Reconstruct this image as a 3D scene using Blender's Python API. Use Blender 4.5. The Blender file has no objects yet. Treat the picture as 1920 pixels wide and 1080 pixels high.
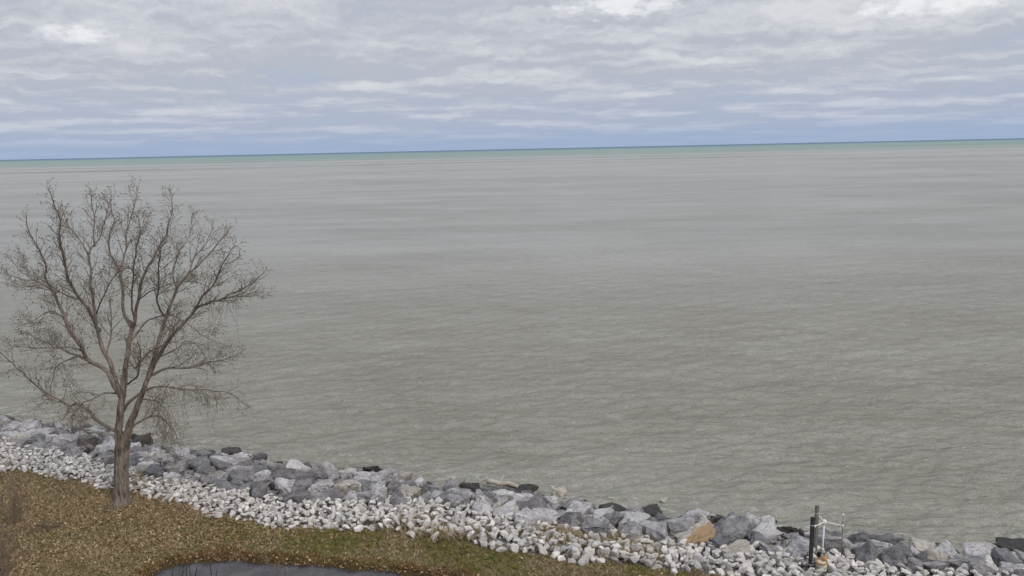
import bpy, bmesh, math, random
import numpy as np
from mathutils import Vector, Matrix, noise as mnoise, Euler

S = bpy.context.scene
COL = S.collection
R = math.radians
random.seed(7)
RNG = np.random.default_rng(11)

# ------------------------------------------------------------------ camera
F_PX, PITCH, ROLL, CAM_H = 1500.0, R(9.87), R(1.22), 13.5
LAKE_Z = -1.55
fwd = Vector((0, math.cos(PITCH), -math.sin(PITCH)))
up0 = Vector((0, math.sin(PITCH), math.cos(PITCH)))
rt0 = Vector((1, 0, 0))
rt = rt0 * math.cos(ROLL) - up0 * math.sin(ROLL)
upv = up0 * math.cos(ROLL) + rt0 * math.sin(ROLL)
CAM = Vector((0, 0, CAM_H))
cd = bpy.data.cameras.new('camera')
cd.sensor_width = 36.0
cd.lens = F_PX / 1920 * 36
cd.clip_start = 0.1
cd.clip_end = 60000
cam = bpy.data.objects.new('camera', cd)
COL.objects.link(cam)
m3 = Matrix((rt, upv, -fwd)).transposed()
cam.matrix_world = Matrix.Translation(CAM) @ m3.to_4x4()
S.camera = cam

def ray(px, py):
    return fwd * F_PX + rt * (px - 960) - upv * (py - 540)
def PZ(px, py, z=0.0):
    d = ray(px, py); t = (z - CAM_H) / d.z
    return CAM + d * t
def PY(px, py, Y):
    d = ray(px, py)
    return CAM + d * (Y / d.y)
def project(p):
    v = p - CAM; k = F_PX / v.dot(fwd)
    return 960 + v.dot(rt) * k, 540 - v.dot(upv) * k

# ------------------------------------------------------------------ node helpers
class NT:
    def __init__(s, tree): s.t = tree; s.n = tree.nodes; s.l = tree.links
    def add(s, kind, **kw):
        nd = s.n.new(kind)
        for k, v in kw.items(): setattr(nd, k, v)
        return nd
    def put(s, sock, v):
        if isinstance(v, bpy.types.NodeSocket): s.l.new(v, sock)
        elif v is not None:
            if sock.type == 'RGBA' and len(v) == 3: v = (*v, 1)
            sock.default_value = v
    def math(s, op, a, b=None, c=None, clamp=False):
        nd = s.add('ShaderNodeMath', operation=op, use_clamp=clamp)
        for i, v in enumerate((a, b, c)):
            if v is not None: s.put(nd.inputs[i], v)
        return nd.outputs[0]
    def vmath(s, op, a, b=None):
        nd = s.add('ShaderNodeVectorMath', operation=op)
        s.put(nd.inputs[0], a)
        if b is not None: s.put(nd.inputs[1], b)
        return nd.outputs[0]
    def scale3(s, v, sx, sy, sz): return s.vmath('MULTIPLY', v, (sx, sy, sz))
    def noise(s, vec, scale, detail=4, rough=0.5, dist=0.0, out=0):
        nd = s.add('ShaderNodeTexNoise')
        s.put(nd.inputs['Vector'], vec)
        nd.inputs['Scale'].default_value = scale
        nd.inputs['Detail'].default_value = detail
        nd.inputs['Roughness'].default_value = rough
        nd.inputs['Distortion'].default_value = dist
        return nd.outputs[out]
    def map(s, v, a, b, c=0.0, d=1.0, smooth=True):
        nd = s.add('ShaderNodeMapRange', interpolation_type='SMOOTHSTEP' if smooth else 'LINEAR')
        s.put(nd.inputs[0], v)
        for i, q in enumerate((a, b, c, d)): s.put(nd.inputs[i + 1], q)
        return nd.outputs[0]
    def mix(s, f, a, b, blend='MIX'):
        nd = s.add('ShaderNodeMix', data_type='RGBA', blend_type=blend)
        s.put(nd.inputs[0], f); s.put(nd.inputs[6], a); s.put(nd.inputs[7], b)
        return nd.outputs[2]
    def bump(s, h, strength=0.5, dist=0.05, normal=None):
        nd = s.add('ShaderNodeBump')
        nd.inputs['Strength'].default_value = strength
        nd.inputs['Distance'].default_value = dist
        s.put(nd.inputs['Height'], h)
        if normal is not None: s.put(nd.inputs['Normal'], normal)
        return nd.outputs[0]
    def sep(s, v):
        nd = s.add('ShaderNodeSeparateXYZ'); s.put(nd.inputs[0], v); return nd.outputs
    def comb(s, x, y, z):
        nd = s.add('ShaderNodeCombineXYZ')
        for i, v in enumerate((x, y, z)): s.put(nd.inputs[i], v)
        return nd.outputs[0]
def new_mat(name):
    m = bpy.data.materials.new(name); m.use_nodes = True
    n = NT(m.node_tree); n.n.clear()
    out = n.add('ShaderNodeOutputMaterial')
    return m, n, out
def principled(n, out, color, rough=0.8, normal=None, spec=0.3, metal=0.0):
    p = n.add('ShaderNodeBsdfPrincipled')
    n.put(p.inputs['Base Color'], color); n.put(p.inputs['Roughness'], rough)
    p.inputs['Specular IOR Level'].default_value = spec
    p.inputs['Metallic'].default_value = metal
    if normal is not None: n.put(p.inputs['Normal'], normal)
    n.l.new(p.outputs[0], out.inputs[0])
    return p

# ------------------------------------------------------------------ world: cloudy daylight sky
SUN_EL, SUN_AZ = R(42), R(140)        # azimuth clockwise from +Y: behind the camera, to its right
W = bpy.data.worlds.new('World'); S.world = W; W.use_nodes = True
w = NT(W.node_tree); w.n.clear()
wo = w.add('ShaderNodeOutputWorld'); bg = w.add('ShaderNodeBackground')
w.l.new(bg.outputs[0], wo.inputs[0])
bg.inputs['Strength'].default_value = 0.1
sky = w.add('ShaderNodeTexSky', sky_type='NISHITA')
sky.sun_disc = False; sky.sun_elevation = SUN_EL; sky.sun_rotation = SUN_AZ
sky.air_density = 1.2; sky.dust_density = 1.0
tc = w.add('ShaderNodeTexCoord')
D = tc.outputs['Generated']
dx, dy, dz = w.sep(D)
zc = w.math('MAXIMUM', dz, 0.0)
def cloud_plane(zoff):
    k = w.math('DIVIDE', 1.0, w.math('ADD', zc, 0.055 + zoff))
    return w.comb(w.math('MULTIPLY', dx, k), w.math('MULTIPLY', dy, k), w.math('MULTIPLY', zc, 3.0))
wob = w.noise(D, 26.0, 4, 0.55, out=1)
def cloud_noise(zoff):
    p = cloud_plane(zoff)
    p = w.vmath('ADD', p, w.scale3(w.vmath('SUBTRACT', wob, (0.5, 0.5, 0.5)), 0.7, 0.7, 0.5))
    return w.noise(p, 0.66, 8, 0.60, 0.15)
n1 = cloud_noise(0.0)
n2 = cloud_noise(0.007)
big = w.noise(cloud_plane(0.02), 0.27, 3, 0.5)
relief = w.math('MULTIPLY', w.math('SUBTRACT', n1, n2), 3.6)
puff = w.noise(w.scale3(D, 1, 1, 2.3), 10.5, 8, 0.6)
dens = w.math('ADD', w.math('MULTIPLY', n1, 0.45), w.math('ADD', w.math('MULTIPLY', big, 0.28), w.math('MULTIPLY', puff, 0.27)))
cover = w.map(w.math('ADD', dens, w.map(zc, 0.03, 0.13, 0.0, 0.03)), 0.36, 0.50, 0.1, 1.0)
K = 10.0
def c10(c): return tuple(q * K for q in c)
lowness = w.map(zc, 0.0, 0.10)
grey = w.mix(lowness, c10((0.37, 0.425, 0.555)), c10((0.44, 0.468, 0.535)))
lite = w.mix(lowness, c10((0.465, 0.51, 0.615)), c10((0.625, 0.64, 0.67)))
litef = w.math('ADD', w.map(dens, 0.44, 0.66), relief, clamp=True)
cloud = w.mix(litef, grey, lite)
gap = w.mix(0.9, sky.outputs[0], c10((0.355, 0.43, 0.58)))
skyc = w.mix(cover, gap, cloud)
hz = w.map(zc, 0.0, 0.036, 0.8, 0.0)
skyc = w.mix(hz, skyc, c10((0.30, 0.395, 0.56)))
# breaks in the cloud deck where white light comes through
def break_at(px, py, wx, wy):
    global skyc
    d = ray(px, py).normalized()
    ax = w.math('MULTIPLY', w.math('SUBTRACT', dx, d.x), 1500 / wx)
    az = w.math('MULTIPLY', w.math('SUBTRACT', dz, d.z), 1500 / wy)
    r2 = w.math('ADD', w.math('MULTIPLY', ax, ax), w.math('MULTIPLY', az, az))
    r2 = w.math('ADD', r2, w.math('MULTIPLY', w.math('GREATER_THAN', 0.2, dy), 50.0))
    r2 = w.math('ADD', r2, w.math('MULTIPLY', w.math('SUBTRACT', w.noise(w.scale3(D, 1, 1, 2.2), 26, 7, 0.65), 0.5), 7.0))
    skyc = w.mix(w.map(r2, -0.4, 1.5, 0.8, 0.0), skyc, c10((0.83, 0.84, 0.86)))
break_at(140, 66, 52, 13)
break_at(1170, 8, 110, 22)
break_at(1745, 2, 80, 20)
# an overcast sky grows brighter towards the zenith
zen = w.map(zc, 0.12, 0.9, 1.0, 1.6)
nd = w.vmath('SCALE', skyc); nd.node.inputs['Scale'].default_value = 1.0
w.l.new(zen, nd.node.inputs['Scale'])
w.l.new(nd, bg.inputs['Color'])

sd = bpy.data.lights.new('sun', 'SUN'); sd.energy = 1.5; sd.angle = R(11); sd.color = (1.0, 0.95, 0.87)
sun = bpy.data.objects.new('sun', sd); COL.objects.link(sun)
sv = Vector((math.sin(SUN_AZ) * math.cos(SUN_EL), math.cos(SUN_AZ) * math.cos(SUN_EL), math.sin(SUN_EL)))
sun.rotation_euler = sv.to_track_quat('Z', 'Y').to_euler()
sun.location = sv * 60
S.view_settings.view_transform = 'Standard'
S.view_settings.look = 'None'
S.view_settings.gamma = 1.0
S.view_settings.exposure = 0.12
S.view_settings.use_curve_mapping = False

# ------------------------------------------------------------------ object helpers
def tag(o, label=None, cat=None, group=None, kind=None):
    if label: o['label'] = label
    if cat: o['category'] = cat
    if group: o['group'] = group
    if kind: o['kind'] = kind
    return o
def mesh_from(name, V, Fs, mat=None, smooth=False):
    me = bpy.data.meshes.new(name)
    me.from_pydata([tuple(v) for v in V], [], Fs)
    if mat: me.materials.append(mat)
    if smooth: me.polygons.foreach_set('use_smooth', [True] * len(me.polygons))
    me.update()
    return me
def mesh_np(name, V, Fa, mat=None, smooth=False):
    """V (n,3), Fa (m,k) numpy arrays -> mesh, quickly."""
    me = bpy.data.meshes.new(name)
    n, (m, k) = len(V), Fa.shape
    me.vertices.add(n); me.vertices.foreach_set('co', np.asarray(V, np.float32).ravel())
    me.loops.add(m * k); me.loops.foreach_set('vertex_index', Fa.astype(np.int32).ravel())
    me.polygons.add(m)
    me.polygons.foreach_set('loop_start', np.arange(0, m * k, k, dtype=np.int32))
    if smooth: me.polygons.foreach_set('use_smooth', np.ones(m, bool))
    if mat: me.materials.append(mat)
    me.update(calc_edges=True); me.validate()
    return me
def link(name, me, parent=None, loc=None):
    o = bpy.data.objects.new(name, me); COL.objects.link(o)
    if parent is not None: o.parent = parent
    if loc is not None: o.location = loc
    return o
def empty(name, loc):
    o = bpy.data.objects.new(name, None); COL.objects.link(o); o.location = loc
    o.empty_display_size = 0.2
    return o
class Tubes:
    def __init__(s): s.V = []; s.F = []
    def add(s, pts, radii, sides=5, rough=0.0, seed=0.0, cap=True):
        pts = [Vector(p) for p in pts]
        base = len(s.V); n = len(pts); u = None
        for i, p in enumerate(pts):
            t = (pts[min(i + 1, n - 1)] - pts[max(i - 1, 0)])
            t = t.normalized() if t.length > 1e-9 else Vector((0, 0, 1))
            if u is None:
                u = t.cross(Vector((0.3, 0.9, 0.1)))
                if u.length < 1e-3: u = t.cross(Vector((1, 0, 0)))
            u = (u - t * u.dot(t)).normalized(); v = t.cross(u)
            for k in range(sides):
                a = 2 * math.pi * k / sides
                r = radii[i]
                if rough:
                    r *= 1 + rough * mnoise.noise(Vector((math.cos(a) * 1.6 + seed, math.sin(a) * 1.6, p.z * 1.3)))
                    r *= 1 + rough * 0.5 * mnoise.noise(Vector((math.cos(a) * 5 + seed, math.sin(a) * 5, p.z * 1.0)))
                s.V.append(p + (u * math.cos(a) + v * math.sin(a)) * r)
        for i in range(n - 1):
            for k in range(sides):
                a = base + i * sides + k; b = base + i * sides + (k + 1) % sides
                s.F.append((a, b, b + sides, a + sides))
        if cap:
            s.F.append(tuple(base + (n - 1) * sides + k for k in range(sides)))
            s.F.append(tuple(base + k for k in reversed(range(sides))))
    def build(s, name, mat, parent=None, origin=None, smooth=True):
        V = s.V if origin is None else [v - Vector(origin) for v in s.V]
        return link(name, mesh_from(name, V, s.F, mat, smooth), parent)
def smooth_path(P, sub=4):
    out = []
    n = len(P)
    for i in range(n - 1):
        a, b, c, d = P[max(i - 1, 0)], P[i], P[i + 1], P[min(i + 2, n - 1)]
        for k in range(sub):
            t = k / sub
            out.append(0.5 * ((2 * b) + (c - a) * t + (2 * a - 5 * b + 4 * c - d) * t * t + (3 * b - a - 3 * c + d) * t ** 3))
    out.append(P[-1])
    return out

# ------------------------------------------------------------------ shore profile (world metres, from the photo's edges)
def curve_from(pix, z):
    pts = [PZ(x, y, z) for x, y in pix]
    pts.sort(key=lambda p: p.x)
    return np.array([p.x for p in pts]), np.array([p.y for p in pts])
Z_M = -0.40
Lpx = [(0, 880), (105, 894), (210, 918), (320, 938), (380, 960), (450, 976), (520, 990), (620, 994), (700, 993), (770, 1001), (850, 1013), (905, 1024), (1000, 1041), (1060, 1051), (1150, 1057), (1240, 1067), (1330, 1078), (1400, 1090), (1600, 1112), (1920, 1150)]
Mpx = [(0, 832), (100, 852), (215, 884), (330, 908), (430, 930), (530, 948), (640, 950), (760, 952), (860, 950), (960, 984), (1060, 1000), (1130, 1010), (1220, 1022), (1330, 1041), (1500, 1048), (1560, 1044), (1640, 1062), (1780, 1082), (1920, 1095)]
Wpx = [(0, 784), (120, 806), (200, 816), (300, 838), (450, 856), (600, 876), (720, 886), (800, 907), (900, 914), (1050, 934), (1200, 960), (1340, 976), (1450, 992), (1560, 1004), (1700, 1018), (1800, 1034), (1920, 1036)]
Lx, Ly = curve_from(Lpx, 0.0)
Mx, My = curve_from(Mpx, Z_M)
Wx, Wy = curve_from(Wpx, LAKE_Z + 0.25)
def ext(xs, ys):
    s0 = (ys[4] - ys[0]) / (xs[4] - xs[0]); s1 = (ys[-1] - ys[-5]) / (xs[-1] - xs[-5])
    X = np.concatenate(([xs[0] - 500, xs[0] - 60], xs, [xs[-1] + 60, xs[-1] + 500]))
    Y = np.concatenate(([ys[0] - 60 * -0.3 - 40, ys[0] + 18], ys, [ys[-1] - 12, ys[-1] - 30]))
    return X, Y
Lx, Ly = ext(Lx, Ly); Mx, My = ext(Mx, My); Wx, Wy = ext(Wx, Wy)
fL = lambda x: np.interp(x, Lx, Ly)
fM = lambda x: np.interp(x, Mx, My)
fW = lambda x: np.interp(x, Wx, Wy)
def pond_poly():
    px = [(268, 1090), (300, 1069), (332, 1057), (395, 1051), (460, 1052), (525, 1056), (600, 1061), (690, 1069), (770, 1076), (850, 1087), (920, 1110), (940, 1160), (860, 1230), (600, 1280), (350, 1250), (240, 1160), (240, 1110)]
    return np.array([tuple(PZ(x, y, -0.16))[:2] for x, y in px])
POND = pond_poly()
def pond_sd(x, y):
    """signed distance to the pond outline, negative inside"""
    x = np.asarray(x, float); y = np.asarray(y, float)
    best = np.full(x.shape, 1e9); inside = np.zeros(x.shape, bool)
    n = len(POND)
    for i in range(n):
        ax, ay = POND[i]; bx, by = POND[(i + 1) % n]
        ex, ey = bx - ax, by - ay
        t = np.clip(((x - ax) * ex + (y - ay) * ey) / (ex * ex + ey * ey), 0, 1)
        best = np.minimum(best, np.hypot(x - ax - ex * t, y - ay - ey * t))
        c = ((ay > y) != (by > y)) & (x < (bx - ax) * (y - ay) / (by - ay + 1e-12) + ax)
        inside ^= c
    return np.where(inside, -best, best)
def sstep(a, b, v):
    t = np.clip((v - a) / (b - a), 0, 1); return t * t * (3 - 2 * t)
def ground_z(x, y):
    x = np.asarray(x, float); y = np.asarray(y, float)
    l, m, q = fL(x), fM(x), fW(x)
    z = 0.035 * np.sin(x * 0.8 + 0.5 * y) + 0.03 * np.sin(y * 1.1 - x * 0.35 + 1) + 0.015 * np.sin(x * 2.7 + y * 2.1)
    z = z * sstep(0, 1.5, l - y) * sstep(0, 2.0, pond_sd(x, y))
    t1 = np.clip((y - l) / np.maximum(m - l, 0.3), 0, 1)
    t2 = np.clip((y - m) / np.maximum(q - m, 0.3), 0, 1)
    t3 = np.clip((y - q) / 6.0, 0, 1)
    bank = Z_M * t1 + (LAKE_Z - 0.1 - Z_M) * t2 + -2.2 * t3
    z = np.where(y > l, bank, z)
    sd_ = pond_sd(x, y) + 0.12 * np.sin(x * 3.1) * np.sin(y * 2.3 + x) + 0.05 * np.sin(x * 8.3 + y * 6) + 0.035 * np.sin(x * 17 - y * 13)
    dip = 1 - sstep(-0.35, 0.30, sd_)
    deep = 1 - sstep(-2.5, -0.2, sd_)
    return z - 0.33 * dip - 0.25 * deep
gz = lambda x, y: float(ground_z(np.array([x]), np.array([y]))[0])
def hit_ground(px, py):
    p = PZ(px, py, -0.3)
    for _ in range(6):
        z = gz(p.x, p.y)
        p = PZ(px, py, max(z, LAKE_Z - 0.1))
    return p

# ------------------------------------------------------------------ materials for the setting
def mat_lawn():
    m, n, out = new_mat('winter_lawn')
    P = n.add('ShaderNodeNewGeometry').outputs['Position']
    a = n.noise(P, 0.45, 4, 0.6); b = n.noise(P, 3.5, 5, 0.65); c = n.noise(P, 22, 4, 0.7)
    col = n.mix(n.map(b, 0.35, 0.65), (0.14, 0.102, 0.05), (0.265, 0.205, 0.112))
    green = n.mix(n.map(c, 0.35, 0.65), (0.10, 0.108, 0.026), (0.19, 0.18, 0.055))
    col = n.mix(n.map(n.math('ADD', n.math('MULTIPLY', a, 0.75), n.math('MULTIPLY', b, 0.25)), 0.46, 0.60, 0, 0.6), col, green)
    col = n.mix(n.map(c, 0.52, 0.75, 0, 0.6), col, (0.33, 0.25, 0.15))
    col = n.mix(n.map(n.noise(P, 60, 3, 0.7), 0.55, 0.75, 0, 0.8), col, (0.05, 0.036, 0.016))
    pa = n.add('ShaderNodeAttribute'); pa.attribute_name = 'pond_edge'
    col = n.mix(n.map(n.math('ADD', pa.outputs['Fac'], n.math('MULTIPLY', n.math('SUBTRACT', b, .5), .5)), .02, .32, .85, 0), col, (0.08, 0.05, 0.024))
    nr = n.bump(n.math('ADD', n.math('MULTIPLY', n.noise(P, 6, 3, 0.6), 2.0), n.math('ADD', c, n.noise(P, 60, 3, 0.7))), 0.9, 0.06)
    principled(n, out, col, 0.95, nr, 0.1)
    return m
def mat_bank():
    m, n, out = new_mat('bank_rubble')
    P = n.add('ShaderNodeNewGeometry').outputs['Position']
    v = n.add('ShaderNodeTexVoronoi'); n.put(v.inputs['Vector'], P); v.inputs['Scale'].default_value = 6
    col = n.mix(n.map(n.noise(P, 9, 4, 0.6), 0.4, 0.65), (0.07, 0.065, 0.06), (0.20, 0.185, 0.17))
    nr = n.bump(v.outputs['Distance'], 0.9, 0.1)
    principled(n, out, col, 0.9, nr, 0.2)
    return m
M_LAWN, M_BANK = mat_lawn(), mat_bank()

# ground: one sheet, finer where the camera looks
xs = np.concatenate((np.linspace(-420, -34, 30, endpoint=False), np.arange(-34, -16, 0.17), np.arange(-16, 4, 0.09), np.arange(4, 30, 0.17), np.linspace(30, 420, 30)))
ys = np.concatenate((np.linspace(-320, 16, 22, endpoint=False), np.arange(16, 29, 0.09), np.arange(29, 52, 0.17), np.linspace(52, 140, 12)))
GX, GY = np.meshgrid(xs, ys)
GZ = ground_z(GX, GY)
nx, ny = len(xs), len(ys)
I = np.arange(nx * ny).reshape(ny, nx)
Fq = np.stack((I[:-1, :-1], I[:-1, 1:], I[1:, 1:], I[1:, :-1]), -1).reshape(-1, 4)
me = mesh_np('ground', np.stack((GX, GY, GZ), -1).reshape(-1, 3), Fq, M_LAWN, True)
me.materials.append(M_BANK)
cx = (GX[:-1, :-1] + GX[1:, 1:]) / 2; cy = (GY[:-1, :-1] + GY[1:, 1:]) / 2
me.polygons.foreach_set('material_index', (cy > fL(cx) + 0.05).astype(np.int32).ravel())
at_ = me.attributes.new('pond_edge', 'FLOAT', 'POINT'); at_.data.foreach_set('value', pond_sd(GX, GY).astype(np.float32).ravel())
tag(link('ground', me), kind='structure')

# ------------------------------------------------------------------ the lake
def mat_lake():
    m, n, out = new_mat('lake_water')
    P = n.add('ShaderNodeNewGeometry').outputs['Position']
    px_, py_, pz_ = n.sep(P)
    # silt close to the shore, clear green-blue water far out: the colour of the water itself
    broad = n.noise(n.scale3(P, 0.0011, 0.006, 0), 1.0, 4, 0.6)
    patch = n.noise(n.scale3(P, 0.012, 0.05, 0), 1.0, 5, 0.6)
    near = n.noise(n.scale3(P, 0.09, 0.22, 0), 1.0, 5, 0.6)
    off = n.math('MULTIPLY', py_, n.math('ADD', 0.35, n.math('MULTIPLY', broad, 1.3)))
    silt = n.mix(n.map(n.math('ADD', n.math('MULTIPLY', patch, 0.5), n.math('MULTIPLY', near, 0.5)), 0.38, 0.62),
                 (0.245, 0.229, 0.182), (0.302, 0.288, 0.240))
    streak = n.math('ADD', n.math('MULTIPLY', n.noise(n.scale3(P, 0.028, 0.075, 0), 1.0, 5, 0.65), .5), n.math('MULTIPLY', n.noise(n.scale3(P, 0.0055, 0.014, 0), 1.0, 4, 0.6), .5))
    silt = n.mix(n.map(py_, 40, 130), silt, n.mix(n.map(streak, .36, .64), (0.322, 0.312, 0.276), (0.415, 0.404, 0.362)))
    green = n.mix(n.map(broad, 0.35, 0.65), (0.15, 0.26, 0.215), (0.25, 0.31, 0.235))
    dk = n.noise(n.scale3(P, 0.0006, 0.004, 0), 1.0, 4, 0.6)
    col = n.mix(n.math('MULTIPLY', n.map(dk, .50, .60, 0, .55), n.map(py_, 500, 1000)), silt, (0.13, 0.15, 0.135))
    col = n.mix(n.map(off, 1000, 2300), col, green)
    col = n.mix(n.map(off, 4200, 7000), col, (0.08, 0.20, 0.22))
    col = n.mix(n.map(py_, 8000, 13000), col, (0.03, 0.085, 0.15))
    # foam threads trailing from the rocks
    fo = n.noise(n.scale3(P, 0.55, 1.5, 0), 1.0, 6, 0.7, 1.2)
    fz = n.math('MULTIPLY', n.map(fo, 0.66, 0.74, 0, 0.4), n.map(py_, 34, 60, 1.0, 0.0))
    fz = n.math('MULTIPLY', fz, n.map(near, 0.45, 0.6))
    sh = n.add('ShaderNodeAttribute'); sh.attribute_name = 'shore'
    wash = n.noise(n.scale3(P, 1.5, 2.2, 0), 1.0, 6, 0.7, 1.0)
    lap = n.math('MULTIPLY', n.map(sh.outputs['Fac'], 0.9, 4.2, 1.0, 0.0), n.map(wash, 0.51, 0.66, 0, 0.5))
    fz = n.math('MAXIMUM', fz, lap)
    col = n.mix(fz, col, (0.6, 0.6, 0.57))
    # ripples
    rp = n.vmath('ADD', P, n.scale3(n.noise(P, 0.25, 2, 0.5, out=1), 1.2, 1.2, 0))
    rot = n.add('ShaderNodeVectorRotate', rotation_type='Z_AXIS'); n.put(rot.inputs['Vector'], rp); rot.inputs['Angle'].default_value = R(10)
    r1 = n.noise(n.scale3(rot.outputs[0], 0.9, 2.6, 0), 1.0, 4, 0.6)
    r2 = n.noise(n.scale3(rot.outputs[0], 3.2, 7.5, 0), 1.0, 3, 0.6)
    r3 = n.noise(n.scale3(rot.outputs[0], 0.22, 0.75, 0), 1.0, 3, 0.55)
    h = n.math('ADD', n.math('MULTIPLY', r1, 0.44), n.math('ADD', n.math('MULTIPLY', r2, 0.17), n.math('MULTIPLY', r3, 0.22)))
    r4 = n.noise(n.scale3(rot.outputs[0], 0.07, 0.28, 0), 1.0, 4, 0.6)
    h = n.math('ADD', h, n.math('MULTIPLY', r4, 0.25))
    nr = n.bump(h, 1.0, 1.0)
    dif = n.add('ShaderNodeBsdfDiffuse'); n.put(dif.inputs['Color'], col); n.put(dif.inputs['Normal'], nr)
    glo = n.add('ShaderNodeBsdfGlossy'); n.put(glo.inputs['Normal'], nr)
    glo.inputs['Color'].default_value = (1, 1, 1, 1); n.put(glo.inputs['Roughness'], 0.08)
    fr = n.add('ShaderNodeFresnel'); fr.inputs['IOR'].default_value = 1.33; n.put(fr.inputs['Normal'], nr)
    # waves tilt towards the viewer and hide each other's backs, so a rough lake never mirrors fully
    fac = n.math('MINIMUM', fr.outputs[0], n.map(n.math('ADD', n.math('MULTIPLY', streak, .6), n.math('MULTIPLY', broad, .4)), 0.36, 0.64, 0.18, 0.46))
    mx = n.add('ShaderNodeMixShader'); n.put(mx.inputs[0], fac)
    n.l.new(dif.outputs[0], mx.inputs[1]); n.l.new(glo.outputs[0], mx.inputs[2]); n.l.new(mx.outputs[0], out.inputs[0])
    return m
dep = np.linspace(R(40), R(0.9), 560)
rows = 15.0 / np.tan(dep)
rows = np.concatenate((rows, np.geomspace(rows[-1] * 1.02, 42000, 60)))
tn = np.linspace(-1.25, 1.25, 760)
LX, LY = np.meshgrid(tn, rows); LX = LX * (LY + 12)
row_sp = np.gradient(rows)[:, None] * np.ones_like(LX)
col_sp = (tn[1] - tn[0]) * (LY + 12)
LZ = np.full_like(LX, LAKE_Z)
for i in range(64):
    lam = 0.55 * (3.6 / 0.55) ** (i / 63)
    a = R(-12) + RNG.normal(0, R(26))
    kx, ky = math.sin(a) * 2 * math.pi / lam, math.cos(a) * 2 * math.pi / lam
    eff = np.maximum(row_sp * abs(math.cos(a)), col_sp * abs(math.sin(a))) / lam
    amp = 0.0060 * lam ** 0.40 * np.clip(1.6 - 4 * eff, 0, 1)
    ph = RNG.uniform(0, 6.28)
    wig = 0.7 * np.sin(LX * 0.13 + ph * 3) + 0.5 * np.sin(LY * 0.17 + ph * 5)
    th = kx * LX + ky * LY + ph + wig
    LZ += amp * (np.sin(th) + 0.25 * np.cos(2 * th))
nxl, nyl = len(tn), len(rows)
I = np.arange(nxl * nyl).reshape(nyl, nxl)
Fq = np.stack((I[:-1, :-1], I[:-1, 1:], I[1:, 1:], I[1:, :-1]), -1).reshape(-1, 4)
me = mesh_np('lake', np.stack((LX, LY, LZ), -1).reshape(-1, 3), Fq, mat_lake(), True)
at_ = me.attributes.new('shore', 'FLOAT', 'POINT'); at_.data.foreach_set('value', (LY - fW(LX)).astype(np.float32).ravel())
tag(link('lake', me), kind='structure')

# ------------------------------------------------------------------ the pond in the lawn
def mat_pond():
    m, n, out = new_mat('pond_water')
    P = n.add('ShaderNodeNewGeometry').outputs['Position']
    v = n.noise(P, 1.3, 5, 0.65)
    spot = n.noise(P, 7, 4, 0.65)
    col = n.mix(n.map(v, 0.4, 0.62), (0.045, 0.040, 0.040), (0.085, 0.078, 0.082))
    col = n.mix(n.map(spot, 0.62, 0.68, 0, 0.8), col, (0.018, 0.016, 0.012))
    nr = n.bump(n.noise(P, 9, 3, 0.6), 0.08, 0.02)
    p = principled(n, out, col, 0.05, nr, 0.75); p.inputs['IOR'].default_value = 1.33
    return m
ctr = POND.mean(0)
pv = [(*(ctr + (q - ctr) * 1.12), -0.155) for q in POND]
me = mesh_from('pond', pv, [tuple(range(len(pv)))], mat_pond())
o = tag(link('pond', me), kind='structure')

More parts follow.
